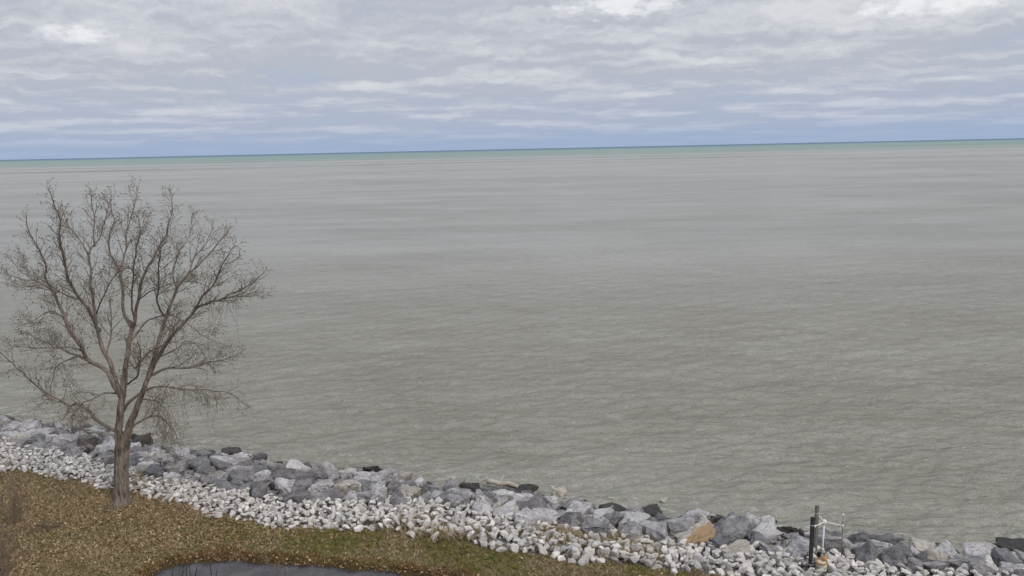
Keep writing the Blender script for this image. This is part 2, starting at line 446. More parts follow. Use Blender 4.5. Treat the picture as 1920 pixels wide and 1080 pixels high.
# ------------------------------------------------------------------ stones
def rock_mesh(name, seed, mat, dims=(1, 1, 1), cuts=9, bevel=0.05, sub=2, rough=0.03, tight=(0.62, 0.95)):
    rnd = random.Random(seed)
    bm = bmesh.new(); bmesh.ops.create_cube(bm, size=2.0)
    for v in bm.verts:
        v.co += Vector((rnd.uniform(-.2, .2), rnd.uniform(-.2, .2), rnd.uniform(-.2, .2)))
    bmesh.ops.convex_hull(bm, input=bm.verts)
    bmesh.ops.dissolve_limit(bm, angle_limit=0.02, verts=bm.verts, edges=bm.edges)
    for k in range(cuts):
        nrm = Vector((rnd.gauss(0, 1), rnd.gauss(0, 1), rnd.gauss(0, 1))).normalized()
        d = rnd.uniform(*tight)
        r = bmesh.ops.bisect_plane(bm, geom=bm.verts[:] + bm.edges[:] + bm.faces[:], plane_co=nrm * d, plane_no=nrm, clear_outer=True)
        ed = [g for g in r['geom_cut'] if isinstance(g, bmesh.types.BMEdge)]
        if len(ed) > 2: bmesh.ops.contextual_create(bm, geom=ed)
    bmesh.ops.remove_doubles(bm, verts=bm.verts, dist=0.06)
    pts = [v.co.copy() for v in bm.verts]       # rebuild as a clean closed hull
    bm.free(); bm = bmesh.new()
    for p in pts: bm.verts.new(p)
    hr = bmesh.ops.convex_hull(bm, input=bm.verts)
    junk = list({g for g in hr['geom_interior'] + hr['geom_unused'] if isinstance(g, bmesh.types.BMVert)})
    if junk: bmesh.ops.delete(bm, geom=junk, context='VERTS')
    bmesh.ops.dissolve_limit(bm, angle_limit=0.09, verts=bm.verts, edges=bm.edges)
    loose = [v for v in bm.verts if not v.link_faces]
    if loose: bmesh.ops.delete(bm, geom=loose, context='VERTS')
    if bevel: bmesh.ops.bevel(bm, geom=bm.edges[:], offset=bevel, segments=1, affect='EDGES', profile=0.6)
    bmesh.ops.triangulate(bm, faces=bm.faces[:])
    for _ in range(sub):
        big_ = [e for e in bm.edges if e.calc_length() > 0.2]
        if big_: bmesh.ops.subdivide_edges(bm, edges=big_, cuts=1)
        bmesh.ops.triangulate(bm, faces=bm.faces[:])
    bm.normal_update()
    off = Vector((seed * 3.7, seed * 1.3, seed * 2.1))
    for v in bm.verts:
        h = mnoise.fractal(v.co * 1.7 + off, 0.8, 2.0, 4) * rough * 1.6
        h += (0.5 - abs(mnoise.noise(v.co * 3.4 + off))) * rough * 0.9
        v.co += v.normal * h
    mn = [min(v.co[i] for v in bm.verts) for i in range(3)]; mxx = [max(v.co[i] for v in bm.verts) for i in range(3)]
    for v in bm.verts:      # unit size: bounding box 1 x 1 x 1, scaled by dims
        v.co = Vector([((v.co[i] - mn[i]) / (mxx[i] - mn[i]) - 0.5) * dims[i] for i in range(3)])
    me = bpy.data.meshes.new(name); bm.to_mesh(me); bm.free()
    me.materials.append(mat)
    me.polygons.foreach_set('use_smooth', [True] * len(me.polygons))
    try: me.set_sharp_from_angle(angle=R(24))
    except Exception: pass
    return me
def mat_stone(name, dark, lite, stain=None, stain_amt=0.0, tint=0.3, wet=True, rough=0.85, bump=0.6, scale=1.0):
    m, n, out = new_mat(name)
    tcn = n.add('ShaderNodeTexCoord'); oi = n.add('ShaderNodeObjectInfo')
    rnd = oi.outputs['Random']
    O = n.vmath('ADD', tcn.outputs['Object'], n.vmath('SCALE', n.comb(rnd, n.math('MULTIPLY', rnd, 7.3), 1.7)))
    sc = n.vmath('MULTIPLY', (13, 13, 13), n.comb(rnd, rnd, rnd)); O = n.vmath('ADD', tcn.outputs['Object'], sc)
    a = n.noise(O, 1.6 * scale, 5, 0.62); b = n.noise(O, 8 * scale, 5, 0.7)
    st = n.noise(n.scale3(O, 1.2, 1.4, 6.5), 1.1 * scale, 4, 0.6, 0.6)
    f = n.math('ADD', n.math('MULTIPLY', a, 0.5), n.math('ADD', n.math('MULTIPLY', b, 0.25), n.math('MULTIPLY', st, 0.25)))
    col = n.mix(n.map(f, 0.36, 0.62), dark, lite)
    vein = n.noise(O, 2.2 * scale, 4, 0.55, 1.5)
    vf = n.map(n.math('ABSOLUTE', n.math('SUBTRACT', vein, 0.5)), 0.0, 0.02, 0.45, 0.0)
    col = n.mix(vf, col, tuple(min(1, q * 1.35) for q in lite))
    col = n.mix(n.map(n.noise(O, 20 * scale, 3, 0.7), 0.58, 0.72, 0, 0.55), col, tuple(q * 0.45 for q in dark))
    if stain: col = n.mix(n.map(n.noise(n.vmath('ADD', O, (5, 1, 9)), 0.8 * scale, 4, 0.6), 0.62 - stain_amt * 0.3, 0.70 - stain_amt * 0.3, 0, 0.85), col, stain)
    ck = n.add('ShaderNodeTexVoronoi', feature='DISTANCE_TO_EDGE'); ck.inputs['Scale'].default_value = 1.9 * min(scale, 1.6)
    n.put(ck.inputs['Vector'], n.vmath('ADD', O, n.scale3(n.noise(O, 2.5 * scale, 4, 0.6, out=1), .7, .7, .35)))
    crack = n.map(ck.outputs['Distance'], 0.0, 0.035, 1.0, 0.0)
    crack = n.math('MULTIPLY', crack, n.map(a, .42, .58))
    col = n.mix(n.math('MULTIPLY', crack, .7), col, tuple(q * .35 for q in dark))
    val = n.map(rnd, 0, 1, 1 - tint, 1 + tint * 0.55, smooth=False)
    s2 = n.vmath('SCALE', col); n.l.new(val, s2.node.inputs['Scale']); col = s2
    rg = rough
    if wet:   # stones the waves keep wet
        pz = n.sep(n.add('ShaderNodeNewGeometry').outputs['Position'])[2]
        wl = n.math('ADD', pz, n.math('MULTIPLY', n.math('SUBTRACT', a, 0.5), 0.5))
        wf = n.map(wl, LAKE_Z + 0.18, LAKE_Z + 0.55, 1.0, 0.0)
        col = n.mix(n.math('MULTIPLY', wf, 0.75), col, (0.035, 0.03, 0.027))
        rg = n.map(wf, 0, 1, rough, 0.35)
    hgt = n.math('ADD', n.math('MULTIPLY', b, 0.5), n.math('ADD', n.math('MULTIPLY', a, 0.9), n.math('MULTIPLY', st, 0.5)))
    hgt = n.math('SUBTRACT', hgt, n.math('MULTIPLY', crack, .35))
    principled(n, out, col, rg, n.bump(hgt, bump, 0.16), 0.25)
    return m
MS = {
    'grey': mat_stone('grey_limestone', (0.165, 0.155, 0.16), (0.455, 0.432, 0.43), (0.30, 0.26, 0.2), 0.0, 0.5),
    'tan': mat_stone('tan_limestone', (0.27, 0.245, 0.215), (0.48, 0.44, 0.39), (0.37, 0.31, 0.24), 0.12, 0.18),
    'orange': mat_stone('rust_stained_stone', (0.30, 0.27, 0.23), (0.46, 0.42, 0.37), (0.34, 0.22, 0.11), 0.42, 0.05),
    'lone': mat_stone('cream_stone', (0.40, 0.36, 0.30), (0.62, 0.57, 0.49), None, 0, 0.1, False),
    'dark': mat_stone('wet_dark_stone', (0.030, 0.025, 0.023), (0.075, 0.062, 0.055), None, 0, 0.3, True, 0.5),
    'slate': mat_stone('dark_grey_stone', (0.10, 0.10, 0.105), (0.215, 0.21, 0.215), None, 0, 0.2),
    'pale': mat_stone('pale_limestone', (0.34, 0.325, 0.32), (0.56, 0.54, 0.52), None, 0, 0.1),
    'cobble': mat_stone('white_limestone_cobble', (0.43, 0.395, 0.37), (0.80, 0.755, 0.705), (0.48, 0.41, 0.33), 0.1, 0.36, False, 0.85, 0.5, 3.0),
}
boulder_shapes, base_shapes = {}, {}
def shape(kind, i):
    key = (kind, i)
    if key not in boulder_shapes:
        if i not in base_shapes: base_shapes[i] = rock_mesh('boulder', 40 + i * 7, MS['grey'], (1, 1, 1), 6 + i % 5, 0.05, 3, 0.085, (0.55, 0.92))
        me = base_shapes[i].copy(); me.materials.clear(); me.materials.append(MS[kind]); boulder_shapes[key] = me
    return boulder_shapes[key]
NSH = 16
GREY_LABELS = {
    'grey': ('grey angular boulder', 'grey boulders'),
    'slate': ('dark grey angular boulder', 'dark grey boulders'),
    'dark': ('wet black boulder', 'wet black boulders'),
    'tan': ('tan weathered boulder', 'tan boulders'),
    'pale': ('pale whitish block', 'pale boulders'),
}
ZONES = [(300, 'behind the bare tree'), (640, 'between the tree and the dark rounded boulder'), (950, 'between the dark rounded boulder and driftwood log'),
         (1290, 'between the driftwood log and rust stained boulder'), (1480, 'between the rust stained boulder and the posts'),
         (1640, 'around the two posts'), (9999, 'past the posts and thin rod')]
def zone(x, y):
    q = project(Vector((x, y, gz(x, y))))
    return next(t for lim, t in ZONES if q[0] < lim)
placed = []     # (x, y, radius)
def boulder(p, w_, d_, h_, kind='grey', yaw=0.0, tilt=(0, 0), sh=None, label=None, group=None, sink=0.24, name='boulder'):
    sh = random.randrange(NSH) if sh is None else sh
    o = link(name, shape(kind, sh))
    o.scale = (w_, d_, h_)
    o.rotation_euler = (tilt[0], tilt[1], yaw)
    z0 = max(gz(p.x, p.y), LAKE_Z - 0.22)
    if kind == 'dark': h_ *= 1.25; sink = 0.2
    o.location = (p.x, p.y, z0 + h_ * (0.5 - sink))
    if not label:
        zn = zone(p.x, p.y); where = 'at the waterline ' if p.y > 0.5 * (float(fM(p.x)) + float(fW(p.x))) else 'bordering the cobbles '
        label, group = GREY_LABELS[kind][0] + ' ' + where + zn, GREY_LABELS[kind][1] + ' ' + where + zn
    tag(o, label, 'boulder', group)
    placed.append((p.x, p.y, 0.5 * (w_ + d_) / 2))
    return o
def px_scale(p):
    return F_PX / (p - CAM).dot(fwd)
# traced from the photo: centre x, centre y, width, height in pixels, stone, own label
B = [
 (560, 884, 42, 28, 'pale', 'cream limestone block with a bright flat face on top of the heap'),
 (551, 903, 76, 46, 'grey', 'broad grey boulder carrying the cream limestone block'), (499, 896, 46, 32, 'grey'),
 (462, 920, 38, 22, 'slate'), (422, 916, 42, 28, 'slate'), (487, 920, 28, 25, 'grey'), (550, 937, 64, 24, 'grey'),
 (651, 921, 42, 36, 'tan', 'upright grey block with a tan patch at its foot'), (652, 890, 28, 28, 'pale'), (610, 912, 48, 20, 'grey'),
 (701, 880, 34, 24, 'dark', 'rounded dark brown boulder on the lake side of the heap'), (695, 896, 24, 18, 'grey'), (735, 893, 30, 28, 'tan'),
 (756, 902, 32, 26, 'tan'), (710, 925, 28, 18, 'grey'), (797, 907, 24, 14, 'dark'), (802, 919, 42, 18, 'grey'), (812, 933, 42, 20, 'grey'),
 (740, 932, 34, 16, 'grey'), (617, 931, 38, 22, 'grey'), (681, 908, 28, 30, 'grey'), (580, 905, 22, 28, 'slate'), (622, 897, 38, 14, 'grey'),
 (762, 918, 42, 20, 'grey'), (857, 912, 40, 14, 'grey'), (860, 928, 44, 16, 'grey'), (437, 868, 60, 34, 'grey'), (512, 877, 50, 22, 'grey'),
 (412, 864, 30, 24, 'grey'), (985, 920, 38, 16, 'dark', 'flat-topped black wet boulder beside the driftwood log'), (952, 914, 26, 14, 'dark'),
 (955, 928, 34, 26, 'grey'), (965, 955, 48, 36, 'grey', 'grey boulder with vertical grooves above the white cobbles'), (1005, 953, 50, 26, 'grey'),
 (1036, 946, 32, 26, 'grey'), (1009, 936, 24, 20, 'tan'), (1075, 955, 52, 30, 'grey'), (1066, 938, 32, 12, 'tan'),
 (1107, 952, 30, 16, 'dark'), (1148, 959, 48, 18, 'dark'), (1125, 966, 68, 18, 'pale', 'long flat pale slab lying along the top of the cobbles'),
 (1021, 974, 46, 26, 'grey'), (1217, 961, 44, 18, 'dark'), (1182, 973, 36, 24, 'grey'), (1202, 978, 32, 26, 'grey'), (1227, 994, 34, 42, 'grey'),
 (1230, 975, 34, 22, 'slate'), (915, 922, 42, 22, 'grey'), (867, 926, 60, 14, 'slate'), (930, 954, 22, 24, 'tan'),
 (1307, 1012, 62, 42, 'orange', 'large boulder with an orange rust-stained top beside the white cobbles'), (1365, 1006, 72, 48, 'grey'),
 (1354, 973, 36, 18, 'dark', 'peaked dark brown boulder behind the pale floating plank'), (1427, 1006, 64, 40, 'pale', 'light grey boulder with curved ledges near the two posts'),
 (1468, 999, 38, 30, 'dark', 'dark tilted slab leaning on the light ledged boulder'), (1449, 1030, 38, 20, 'grey'), (1466, 1017, 32, 14, 'grey'),
 (1280, 989, 56, 26, 'grey'), (1258, 996, 36, 22, 'slate'), (1256, 977, 24, 14, 'dark'), (1404, 982, 20, 18, 'dark'), (1430, 977, 46, 14, 'slate'),
 (1533, 1012, 40, 34, 'pale'), (1503, 1008, 24, 26, 'dark'), (1611, 1010, 60, 34, 'slate', 'brownish grey slanted boulder behind the thin rod'),  # the dark one is a black stone put where a shaded hole is
 (1650, 1026, 44, 30, 'grey'), (1688, 1013, 40, 18, 'slate'), (1608, 1038, 60, 26, 'grey'), (1668, 1046, 36, 26, 'grey'), (1700, 1038, 30, 36, 'grey'),
 (1720, 1045, 26, 30, 'grey'), (1752, 1048, 40, 42, 'tan', 'tall upright pinkish tan boulder beside the flat grey slab'), (1750, 1027, 36, 14, 'dark'),
 (1800, 1058, 66, 34, 'grey', 'flat grey slab tilted towards the lake next to a round pale boulder'), (1849, 1063, 38, 38, 'pale', 'rounded pale boulder standing beside the flat grey slab'),
 (1890, 1054, 62, 30, 'grey'), (1902, 1027, 58, 26, 'dark', 'large black rock ridge awash offshore of the heap'), (1872, 1031, 34, 16, 'dark'), (1905, 1074, 52, 26, 'grey'),
 (1560, 1015, 22, 30, 'slate'), (1580, 1022, 22, 20, 'grey'),
 (68, 820, 64, 34, 'grey', 'biggest grey boulder at the far end of the heap beyond the tree'), (20, 812, 46, 34, 'grey'), (120, 834, 46, 38, 'grey'), (53, 798, 38, 22, 'grey'), (8, 790, 34, 20, 'grey'),
 (100, 808, 36, 24, 'grey'), (197, 844, 46, 40, 'grey'), (160, 834, 42, 34, 'grey'), (148, 810, 38, 22, 'grey'), (184, 810, 38, 24, 'pale'),
 (281, 871, 36, 40, 'grey'), (293, 893, 38, 28, 'slate', 'smooth dark grey boulder nosing into the cobbles by the tree trunk'), (253, 871, 30, 30, 'slate'), (307, 864, 26, 22, 'tan'), (327, 884, 32, 26, 'grey'),
 (363, 871, 40, 28, 'grey'), (350, 851, 36, 22, 'grey'), (400, 866, 36, 24, 'grey'), (390, 888, 26, 30, 'grey'), (410, 898, 38, 22, 'grey'),
 (450, 888, 46, 26, 'grey'), (285, 845, 36, 22, 'grey'), (320, 848, 30, 18, 'pale'), (245, 842, 34, 22, 'pale'), (230, 860, 34, 30, 'grey'),
 (215, 822, 30, 20, 'grey'), (380, 852, 34, 18, 'grey'),
]
for i, b in enumerate(B):
    x, y, bw, bh, kind = b[:5]
    p = hit_ground(x, y + bh * 0.28)
    s = px_scale(p)
    W_ = bw / s * 1.22
    H_ = bh / s * 1.12
    D_ = min(max(0.75 * W_, 0.62 * bh / s * 1.6), 1.35 * W_)
    rr = random.Random(i * 13 + 5)
    lb = b[5] if len(b) > 5 else None
    boulder(p, W_, D_, H_, kind, rr.uniform(-0.45, 0.45) + (math.pi if rr.random() < .5 else 0), (rr.uniform(-.3, .2), rr.uniform(-.25, .25)), rr.randrange(NSH), lb)
# stones standing in the water off the heap
for (x, y, bw, bh, lb) in [(1050, 923, 24, 22, 'cream boulder standing alone in the water off the heap'),
                           (1036, 914, 9, 8, 'small white stone touching the lone cream boulder in the water'),
                           (1244, 937, 14, 12, 'small pale stone breaking the lake surface away from the heap'),
                           (1144, 932, 16, 6, 'low pale stone just awash in the shallows')]:
    p = PZ(x, y + bh * 0.3, LAKE_Z); s = px_scale(p)
    o = link('boulder', shape('lone', random.randrange(NSH)))
    o.scale = (bw / s, bw / s, bh / s * 1.15); o.location = (p.x, p.y, LAKE_Z + 0.1 * bh / s); o.rotation_euler = (0.2, 0.1, random.random() * 3)
    tag(o, lb, 'boulder')
# the rest of the heap, and its run past the frame on both sides
def in_view(x, y, z):
    q = project(Vector((x, y, z)))
    return -15 < q[0] < 1935 and q[1] < 1095
rr = random.Random(99)
rubble = []
for rad_lo, rad_hi, tries, single in ((0.38, 0.54, 950, True), (0.20, 0.34, 2400, False)):
    for _ in range(tries):
        x = rr.uniform(-30, 27); m_, q_ = float(fM(x)), float(fW(x))
        y = rr.uniform(m_ - 0.05, q_ + 0.35)
        r = rr.uniform(rad_lo, rad_hi)
        if any((x - a) ** 2 + (y - b_) ** 2 < (0.76 * (r + c)) ** 2 for a, b_, c in placed): continue
        kind = 'dark' if (y > q_ - 0.25 and rr.random() < 0.36) else rr.choices(['grey', 'slate', 'tan', 'pale'], [0.72, 0.12, 0.06, 0.10])[0]
        if single and in_view(x, y, -1):
            boulder(Vector((x, y, 0)), 2.3 * r, 2.1 * r, 1.7 * r, kind, rr.uniform(0, 6.28), (rr.uniform(-.3, .3), rr.uniform(-.3, .3)))
        else:
            rubble.append((x, y, r)); placed.append((x, y, r))
# white cobbles between the lawn and the boulders
cob_mesh = [rock_mesh('cobble', 300 + i * 3, MS['cobble'], (1, 1, 1), 10, 0.11, 1, 0.06, (0.64, 0.95)) for i in range(12)]
cob = []
grid = {}
rc = random.Random(5)
def try_cob(x, y, r, lay):
    gx_, gy_ = int(math.floor(x / 0.6)), int(math.floor(y / 0.6))
    for i in (-1, 0, 1):
        for j in (-1, 0, 1):
            for (a, b_, c) in grid.get((gx_ + i, gy_ + j, lay), ()):
                if (x - a) ** 2 + (y - b_) ** 2 < (0.90 * (r + c)) ** 2: return False
    grid.setdefault((gx_, gy_, lay), []).append((x, y, r)); return True
BB = np.array(placed)
CLEAR = [(hit_ground(px, py), rad) for px, py, rad in ((1539.5, 1073, .27), (1519, 1070, .16), (1527.5, 1047, .14), (1541, 1050, .10), (1538, 1079, .22))]
for lay, (lo, hi, tries) in enumerate(((0.115, 0.205, 24000), (0.10, 0.16, 6000))):
    for _ in range(tries):
        x = rc.uniform(-29, 22); l_, m_ = float(fL(x)), float(fM(x))
        wobl = 0.14 * math.sin(x * 2.3) + 0.08 * math.sin(x * 5.7 + 1)
        y = rc.uniform(l_ - 0.06 + wobl, m_ + 0.55)
        if lay == 1 and y < l_ + 0.35: continue
        r = rc.uniform(lo, hi) * (0.82 if x < -7 else 1.0) * (1.15 if rc.random() < .15 else 1.0)
        if (((x - BB[:, 0]) ** 2 + (y - BB[:, 1]) ** 2) < (0.80 * BB[:, 2]) ** 2).any(): continue
        if y > m_ + 0.1 and rc.random() < 0.35: continue
        if any((x - c_.x) ** 2 + (y - c_.y) ** 2 < (r + ra) ** 2 for c_, ra in CLEAR): continue
        if try_cob(x, y, r, lay): cob.append((x, y, r, lay))
items = []
for (x, y, r, lay) in cob:
    z = gz(x, y)
    h = r * rc.uniform(1.4, 2.0)
    zc_ = z + h * 0.34 + (0.17 if lay else 0)
    q = project(Vector((x, y, zc_)))
    inside = -5 < q[0] < 1925 and q[1] < 1086
    px = r * px_scale(Vector((x, y, zc_))) if inside else 0
    # the trunk hides a few
    items.append((px * (1.15 if lay else 1.0), x, y, zc_, r, h, (rc.uniform(-.4, .4), rc.uniform(-.4, .4), rc.uniform(0, 6.28)), rc.uniform(.82, 1.25), rc.randrange(12)))
items.sort(key=lambda t: -t[0])
for it in items[:300]:
    _, x, y, z, r, h, e, k, i = it
    o = link('cobble', cob_mesh[i])
    o.location = (x, y, z); o.rotation_euler = e; o.scale = (2 * r * k, 2 * r / k, h)
    f_ = (y - float(fL(x))) / max(float(fM(x) - fL(x)), .3)
    row = 'along the lawn edge' if f_ < .25 else ('in mid band' if f_ < .75 else 'against the boulders')
    zn = zone(x, y)
    tag(o, f'white cobble {row} {zn}', 'stone', f'white cobbles {row} {zn}')
VV, FF, base = [], [], 0
arrs = []
for cm in cob_mesh:
    v = np.empty(len(cm.vertices) * 3); cm.vertices.foreach_get('co', v)
    f = np.empty(len(cm.polygons) * 3, np.int32); cm.polygons.foreach_get('vertices', f)
    arrs.append((v.reshape(-1, 3), f.reshape(-1, 3)))
for it in items[300:]:
    _, x, y, z, r, h, e, k, i = it
    v, f = arrs[i]
    Mx_ = np.array(Euler(e).to_matrix()) @ np.diag((2 * r * k, 2 * r / k, h))
    VV.append(v @ Mx_.T + np.array((x, y, z))); FF.append(f + base); base += len(v)
m_, n_, out_ = new_mat('white_limestone_cobble_mass')
gi = n_.add('ShaderNodeNewGeometry'); rnd_ = gi.outputs['Random Per Island']; P_ = gi.outputs['Position']
a_ = n_.noise(P_, 5, 5, 0.65); b_ = n_.noise(P_, 24, 4, 0.7)
col_ = n_.mix(n_.map(n_.math('ADD', n_.math('MULTIPLY', a_, .6), n_.math('MULTIPLY', b_, .4)), 0.36, 0.62), (0.43, 0.395, 0.37), (0.80, 0.755, 0.705))
col_ = n_.mix(n_.map(n_.noise(P_, 60, 3, 0.7), 0.58, 0.72, 0, 0.55), col_, (0.19, 0.18, 0.17))
s2_ = n_.vmath('SCALE', col_); n_.l.new(n_.map(rnd_, 0, 1, 0.62, 1.14, smooth=False), s2_.node.inputs['Scale'])
principled(n_, out_, s2_, 0.85, n_.bump(n_.math('ADD', a_, b_), 0.5, 0.05), 0.25)
me = mesh_np('cobble_bed', np.concatenate(VV), np.concatenate(FF), m_, True)
try: me.set_sharp_from_angle(angle=R(24))
except Exception: pass
tag(link('cobble_bed', me), 'loose white limestone cobbles filling the band beside the lawn', 'stones', kind='stuff')
print('boulders', len(placed), 'cobbles', len(items))

VV, FF, base = [], [], 0
rub = [rock_mesh('rubble', 700 + i * 5, MS['grey'], (1, 1, 1), 8, 0.06, 1, 0.05, (0.55, 0.92)) for i in range(8)]
arrs = []
for cm in rub:
    v = np.empty(len(cm.vertices) * 3); cm.vertices.foreach_get('co', v)
    f = np.empty(len(cm.polygons) * 3, np.int32); cm.polygons.foreach_get('vertices', f)
    arrs.append((v.reshape(-1, 3), f.reshape(-1, 3)))
for x, y, r in rubble:
    v, f = arrs[rc.randrange(8)]
    z = max(gz(x, y), LAKE_Z - .25) + r * .4
    Mx_ = np.array(Euler((rc.uniform(-.5, .5), rc.uniform(-.5, .5), rc.uniform(0, 6.28))).to_matrix()) @ np.diag((2.3 * r, 2.0 * r, 1.6 * r))
    VV.append(v @ Mx_.T + np.array((x, y, z))); FF.append(f + base); base += len(v)
m_, n_, out_ = new_mat('grey_rubble')
gi = n_.add('ShaderNodeNewGeometry'); rnd_ = gi.outputs['Random Per Island']; P_ = gi.outputs['Position']
a_ = n_.noise(P_, 2.5, 5, 0.65); b_ = n_.noise(P_, 14, 4, 0.7)
col_ = n_.mix(n_.map(n_.math('ADD', n_.math('MULTIPLY', a_, .6), n_.math('MULTIPLY', b_, .4)), 0.36, 0.62), (0.14, 0.13, 0.132), (0.37, 0.35, 0.345))
s2_ = n_.vmath('SCALE', col_); n_.l.new(n_.map(rnd_, 0, 1, 0.4, 1.15, smooth=False), s2_.node.inputs['Scale'])
wf_ = n_.map(n_.sep(P_)[2], LAKE_Z + .05, LAKE_Z + .35, .8, 0)
principled(n_, out_, n_.mix(wf_, s2_, (.035, .03, .027)), 0.8, n_.bump(n_.math('ADD', a_, b_), 0.6, 0.06), 0.25)
me = mesh_np('rubble', np.concatenate(VV), np.concatenate(FF), m_, True)
try: me.set_sharp_from_angle(angle=R(24))
except Exception: pass
tag(link('rubble', me), 'smaller grey rubble wedged into the gaps between the boulders', 'rubble', kind='stuff')

# ------------------------------------------------------------------ the bare tree
def mat_bark(name, dark, lite, sc=1.0):
    m, n, out = new_mat(name)
    P = n.add('ShaderNodeTexCoord').outputs['Object']
    a = n.noise(n.scale3(P, 11 * sc, 11 * sc, 1.6 * sc), 1.0, 5, 0.65, 0.4); b = n.noise(P, 3, 4, 0.6)
    f = n.math('ADD', n.math('MULTIPLY', a, 0.7), n.math('MULTIPLY', b, 0.3))
    col = n.mix(n.map(f, 0.36, 0.62), dark, lite)
    principled(n, out, col, 0.92, n.bump(a, 1.0, 0.05), 0.15)
    return m
M_BARK = mat_bark('ridged_bark', (0.07, 0.056, 0.045), (0.29, 0.24, 0.20))
M_LIMB = mat_bark('limb_bark', (0.115, 0.094, 0.08), (0.285, 0.24, 0.205), 1.4)
M_TWIG = mat_bark('twig_bark', (0.17, 0.14, 0.115), (0.32, 0.27, 0.22), 3)
m_, n_, out_ = new_mat('brown_buds')
principled(n_, out_, n_.mix(n_.add('ShaderNodeNewGeometry').outputs['Random Per Island'], (0.055, 0.038, 0.024), (0.15, 0.11, 0.06)), 0.8)
M_BUD = m_
BASE = PZ(227, 948, 0.0); TY = BASE.y
TS = px_scale(BASE)
BASE.z = gz(BASE.x, BASE.y)
tree = tag(empty('bare_tree', BASE), 'tall leafless tree with spreading limbs on the lawn beside the stones', 'tree')
LIMBS = {}
def limb(key, pts, w0, w1, d1, parent=None, part='limb', mat=None, power=0.8):
    d0 = 0.0
    if parent:
        pp = LIMBS[parent]['px']
        j = min(range(len(pp)), key=lambda k: (pp[k][0] - pts[0][0]) ** 2 + (pp[k][1] - pts[0][1]) ** 2)
        d0 = LIMBS[parent]['dep'][j]
    pts = [(x, y + max(0, 480 - y) * 0.10) for x, y in pts]
    n = len(pts)
    cum = [0]
    for i in range(n - 1): cum.append(cum[-1] + math.dist(pts[i], pts[i + 1]))
    t = [c / cum[-1] for c in cum]
    dep = [d0 + (d1 - d0) * q for q in t]
    P3 = [PY(x, y, TY + d) for (x, y), d in zip(pts, dep)]
    for i in range(1, n - 1):
        P3[i] = P3[i] + Vector((0, random.uniform(-.12, .12), 0))
    path = smooth_path(P3, 5); N = len(path)
    for i in range(2, N - 1):
        path[i] = path[i] + Vector([mnoise.noise(path[i] * 1.9 + Vector((k * 9.1, 0, 0))) * 0.045 for k in range(3)])
    rad = [(w0 + (w1 - w0) * (i / (N - 1)) ** power) * .92 / 2 / TS for i in range(N)]
    T = Tubes(); T.add(path, rad, 10 if w0 > 6 else 7, 0.14, len(LIMBS) * 1.7)
    o = T.build(part, mat or M_LIMB, tree, BASE)
    LIMBS[key] = {'px': pts, 'dep': dep, 'path': path, 'rad': rad}
# trunk with flared foot
tp = [(227, 950), (227, 935), (228, 910), (228, 880), (229, 850), (231, 830), (233, 812)]
tw = [42, 30, 25, 23.5, 24, 25, 19]
path = smooth_path([PY(x, y, TY) for x, y in tp], 6); N = len(path)
rad = [np.interp(i / (N - 1) * (len(tw) - 1), range(len(tw)), tw) / 2 / TS for i in range(N)]
path[0].z = BASE.z - 0.12
T = Tubes(); T.add(path, rad, 28, 0.16, 3.3)
T.build('trunk', M_BARK, tree, BASE)
LIMBS['trunk'] = {'px': tp, 'dep': [0] * len(tp), 'path': path, 'rad': rad}
L_ = limb
L_('ls', [(226, 850), (224, 822), (226, 790), (228, 760), (231, 730), (234, 700)], 17, 10.5, 0.1, 'trunk', mat=M_BARK)
L_('rs', [(232, 850), (240, 820), (249, 790), (258, 762), (270, 733), (281, 700), (290, 668)], 16.5, 7.5, -0.2, 'trunk', mat=M_BARK)
L_('a', [(229, 748), (214, 715), (197, 697), (163, 673), (154, 650), (133, 620), (113, 577), (97, 540), (88, 518), (82, 498), (70, 467), (55, 430), (49, 395)], 11, 1.2, -1.6, 'ls')
L_('b', [(224, 735), (207, 683), (193, 647), (186, 618), (180, 587), (173, 547), (168, 507), (168, 482), (174, 465), (187, 437), (199, 397), (209, 357)], 10, 1.2, 1.6, 'ls')
L_('b2', [(168, 484), (161, 462), (143, 437), (128, 410), (118, 385)], 4, 1, 2.2, 'b')
L_('b3', [(178, 460), (176, 438), (174, 400), (171, 357)], 3.4, 1, 1.0, 'b')
L_('c', [(187, 622), (167, 587), (150, 560), (133, 527), (123, 490), (114, 440), (111, 407), (101, 371), (92, 344)], 7.5, 1.1, -2.6, 'b')
L_('d', [(232, 725), (234, 705), (238, 670), (243, 640), (248, 606)], 12, 7, 0.4, 'ls')
L_('e', [(247, 616), (232, 588), (227, 553), (224, 517), (218, 500), (206, 478), (203, 453), (209, 425), (214, 408), (208, 380), (208, 352)], 7.5, 1.1, 2.6, 'd')
L_('f', [(247, 616), (254, 600), (263, 553), (268, 520), (283, 493), (293, 470), (307, 443), (316, 417), (320, 387), (323, 355)], 7.5, 1.1, -0.6, 'd')
L_('g', [(224, 519), (228, 490), (234, 462), (238, 430), (247, 400), (257, 370), (259, 338)], 4.5, 1, 1.6, 'e')
L_('g2', [(239, 455), (252, 446), (266, 436), (274, 420)], 2.4, .8, 2.2, 'g')
L_('h', [(252, 602), (247, 573), (246, 535), (249, 500), (256, 465), (261, 430), (259, 400)], 4, 1, -3.0, 'd')
L_('i', [(281, 700), (287, 682), (293, 658), (302, 620), (310, 593), (320, 567), (331, 542), (347, 520), (367, 500), (390, 480), (410, 453), (430, 424)], 10, 1.2, 0.8, 'rs')
L_('i2', [(352, 515), (362, 484), (377, 466), (392, 443), (399, 415)], 3.6, 1, 1.8, 'i')
L_('i3', [(307, 592), (296, 567), (295, 533), (296, 500), (303, 470), (312, 450)], 5, 1, -2.2, 'i')
L_('i4', [(331, 540), (326, 510), (338, 470), (352, 440), (360, 395)], 4, 1, 2.8, 'i')
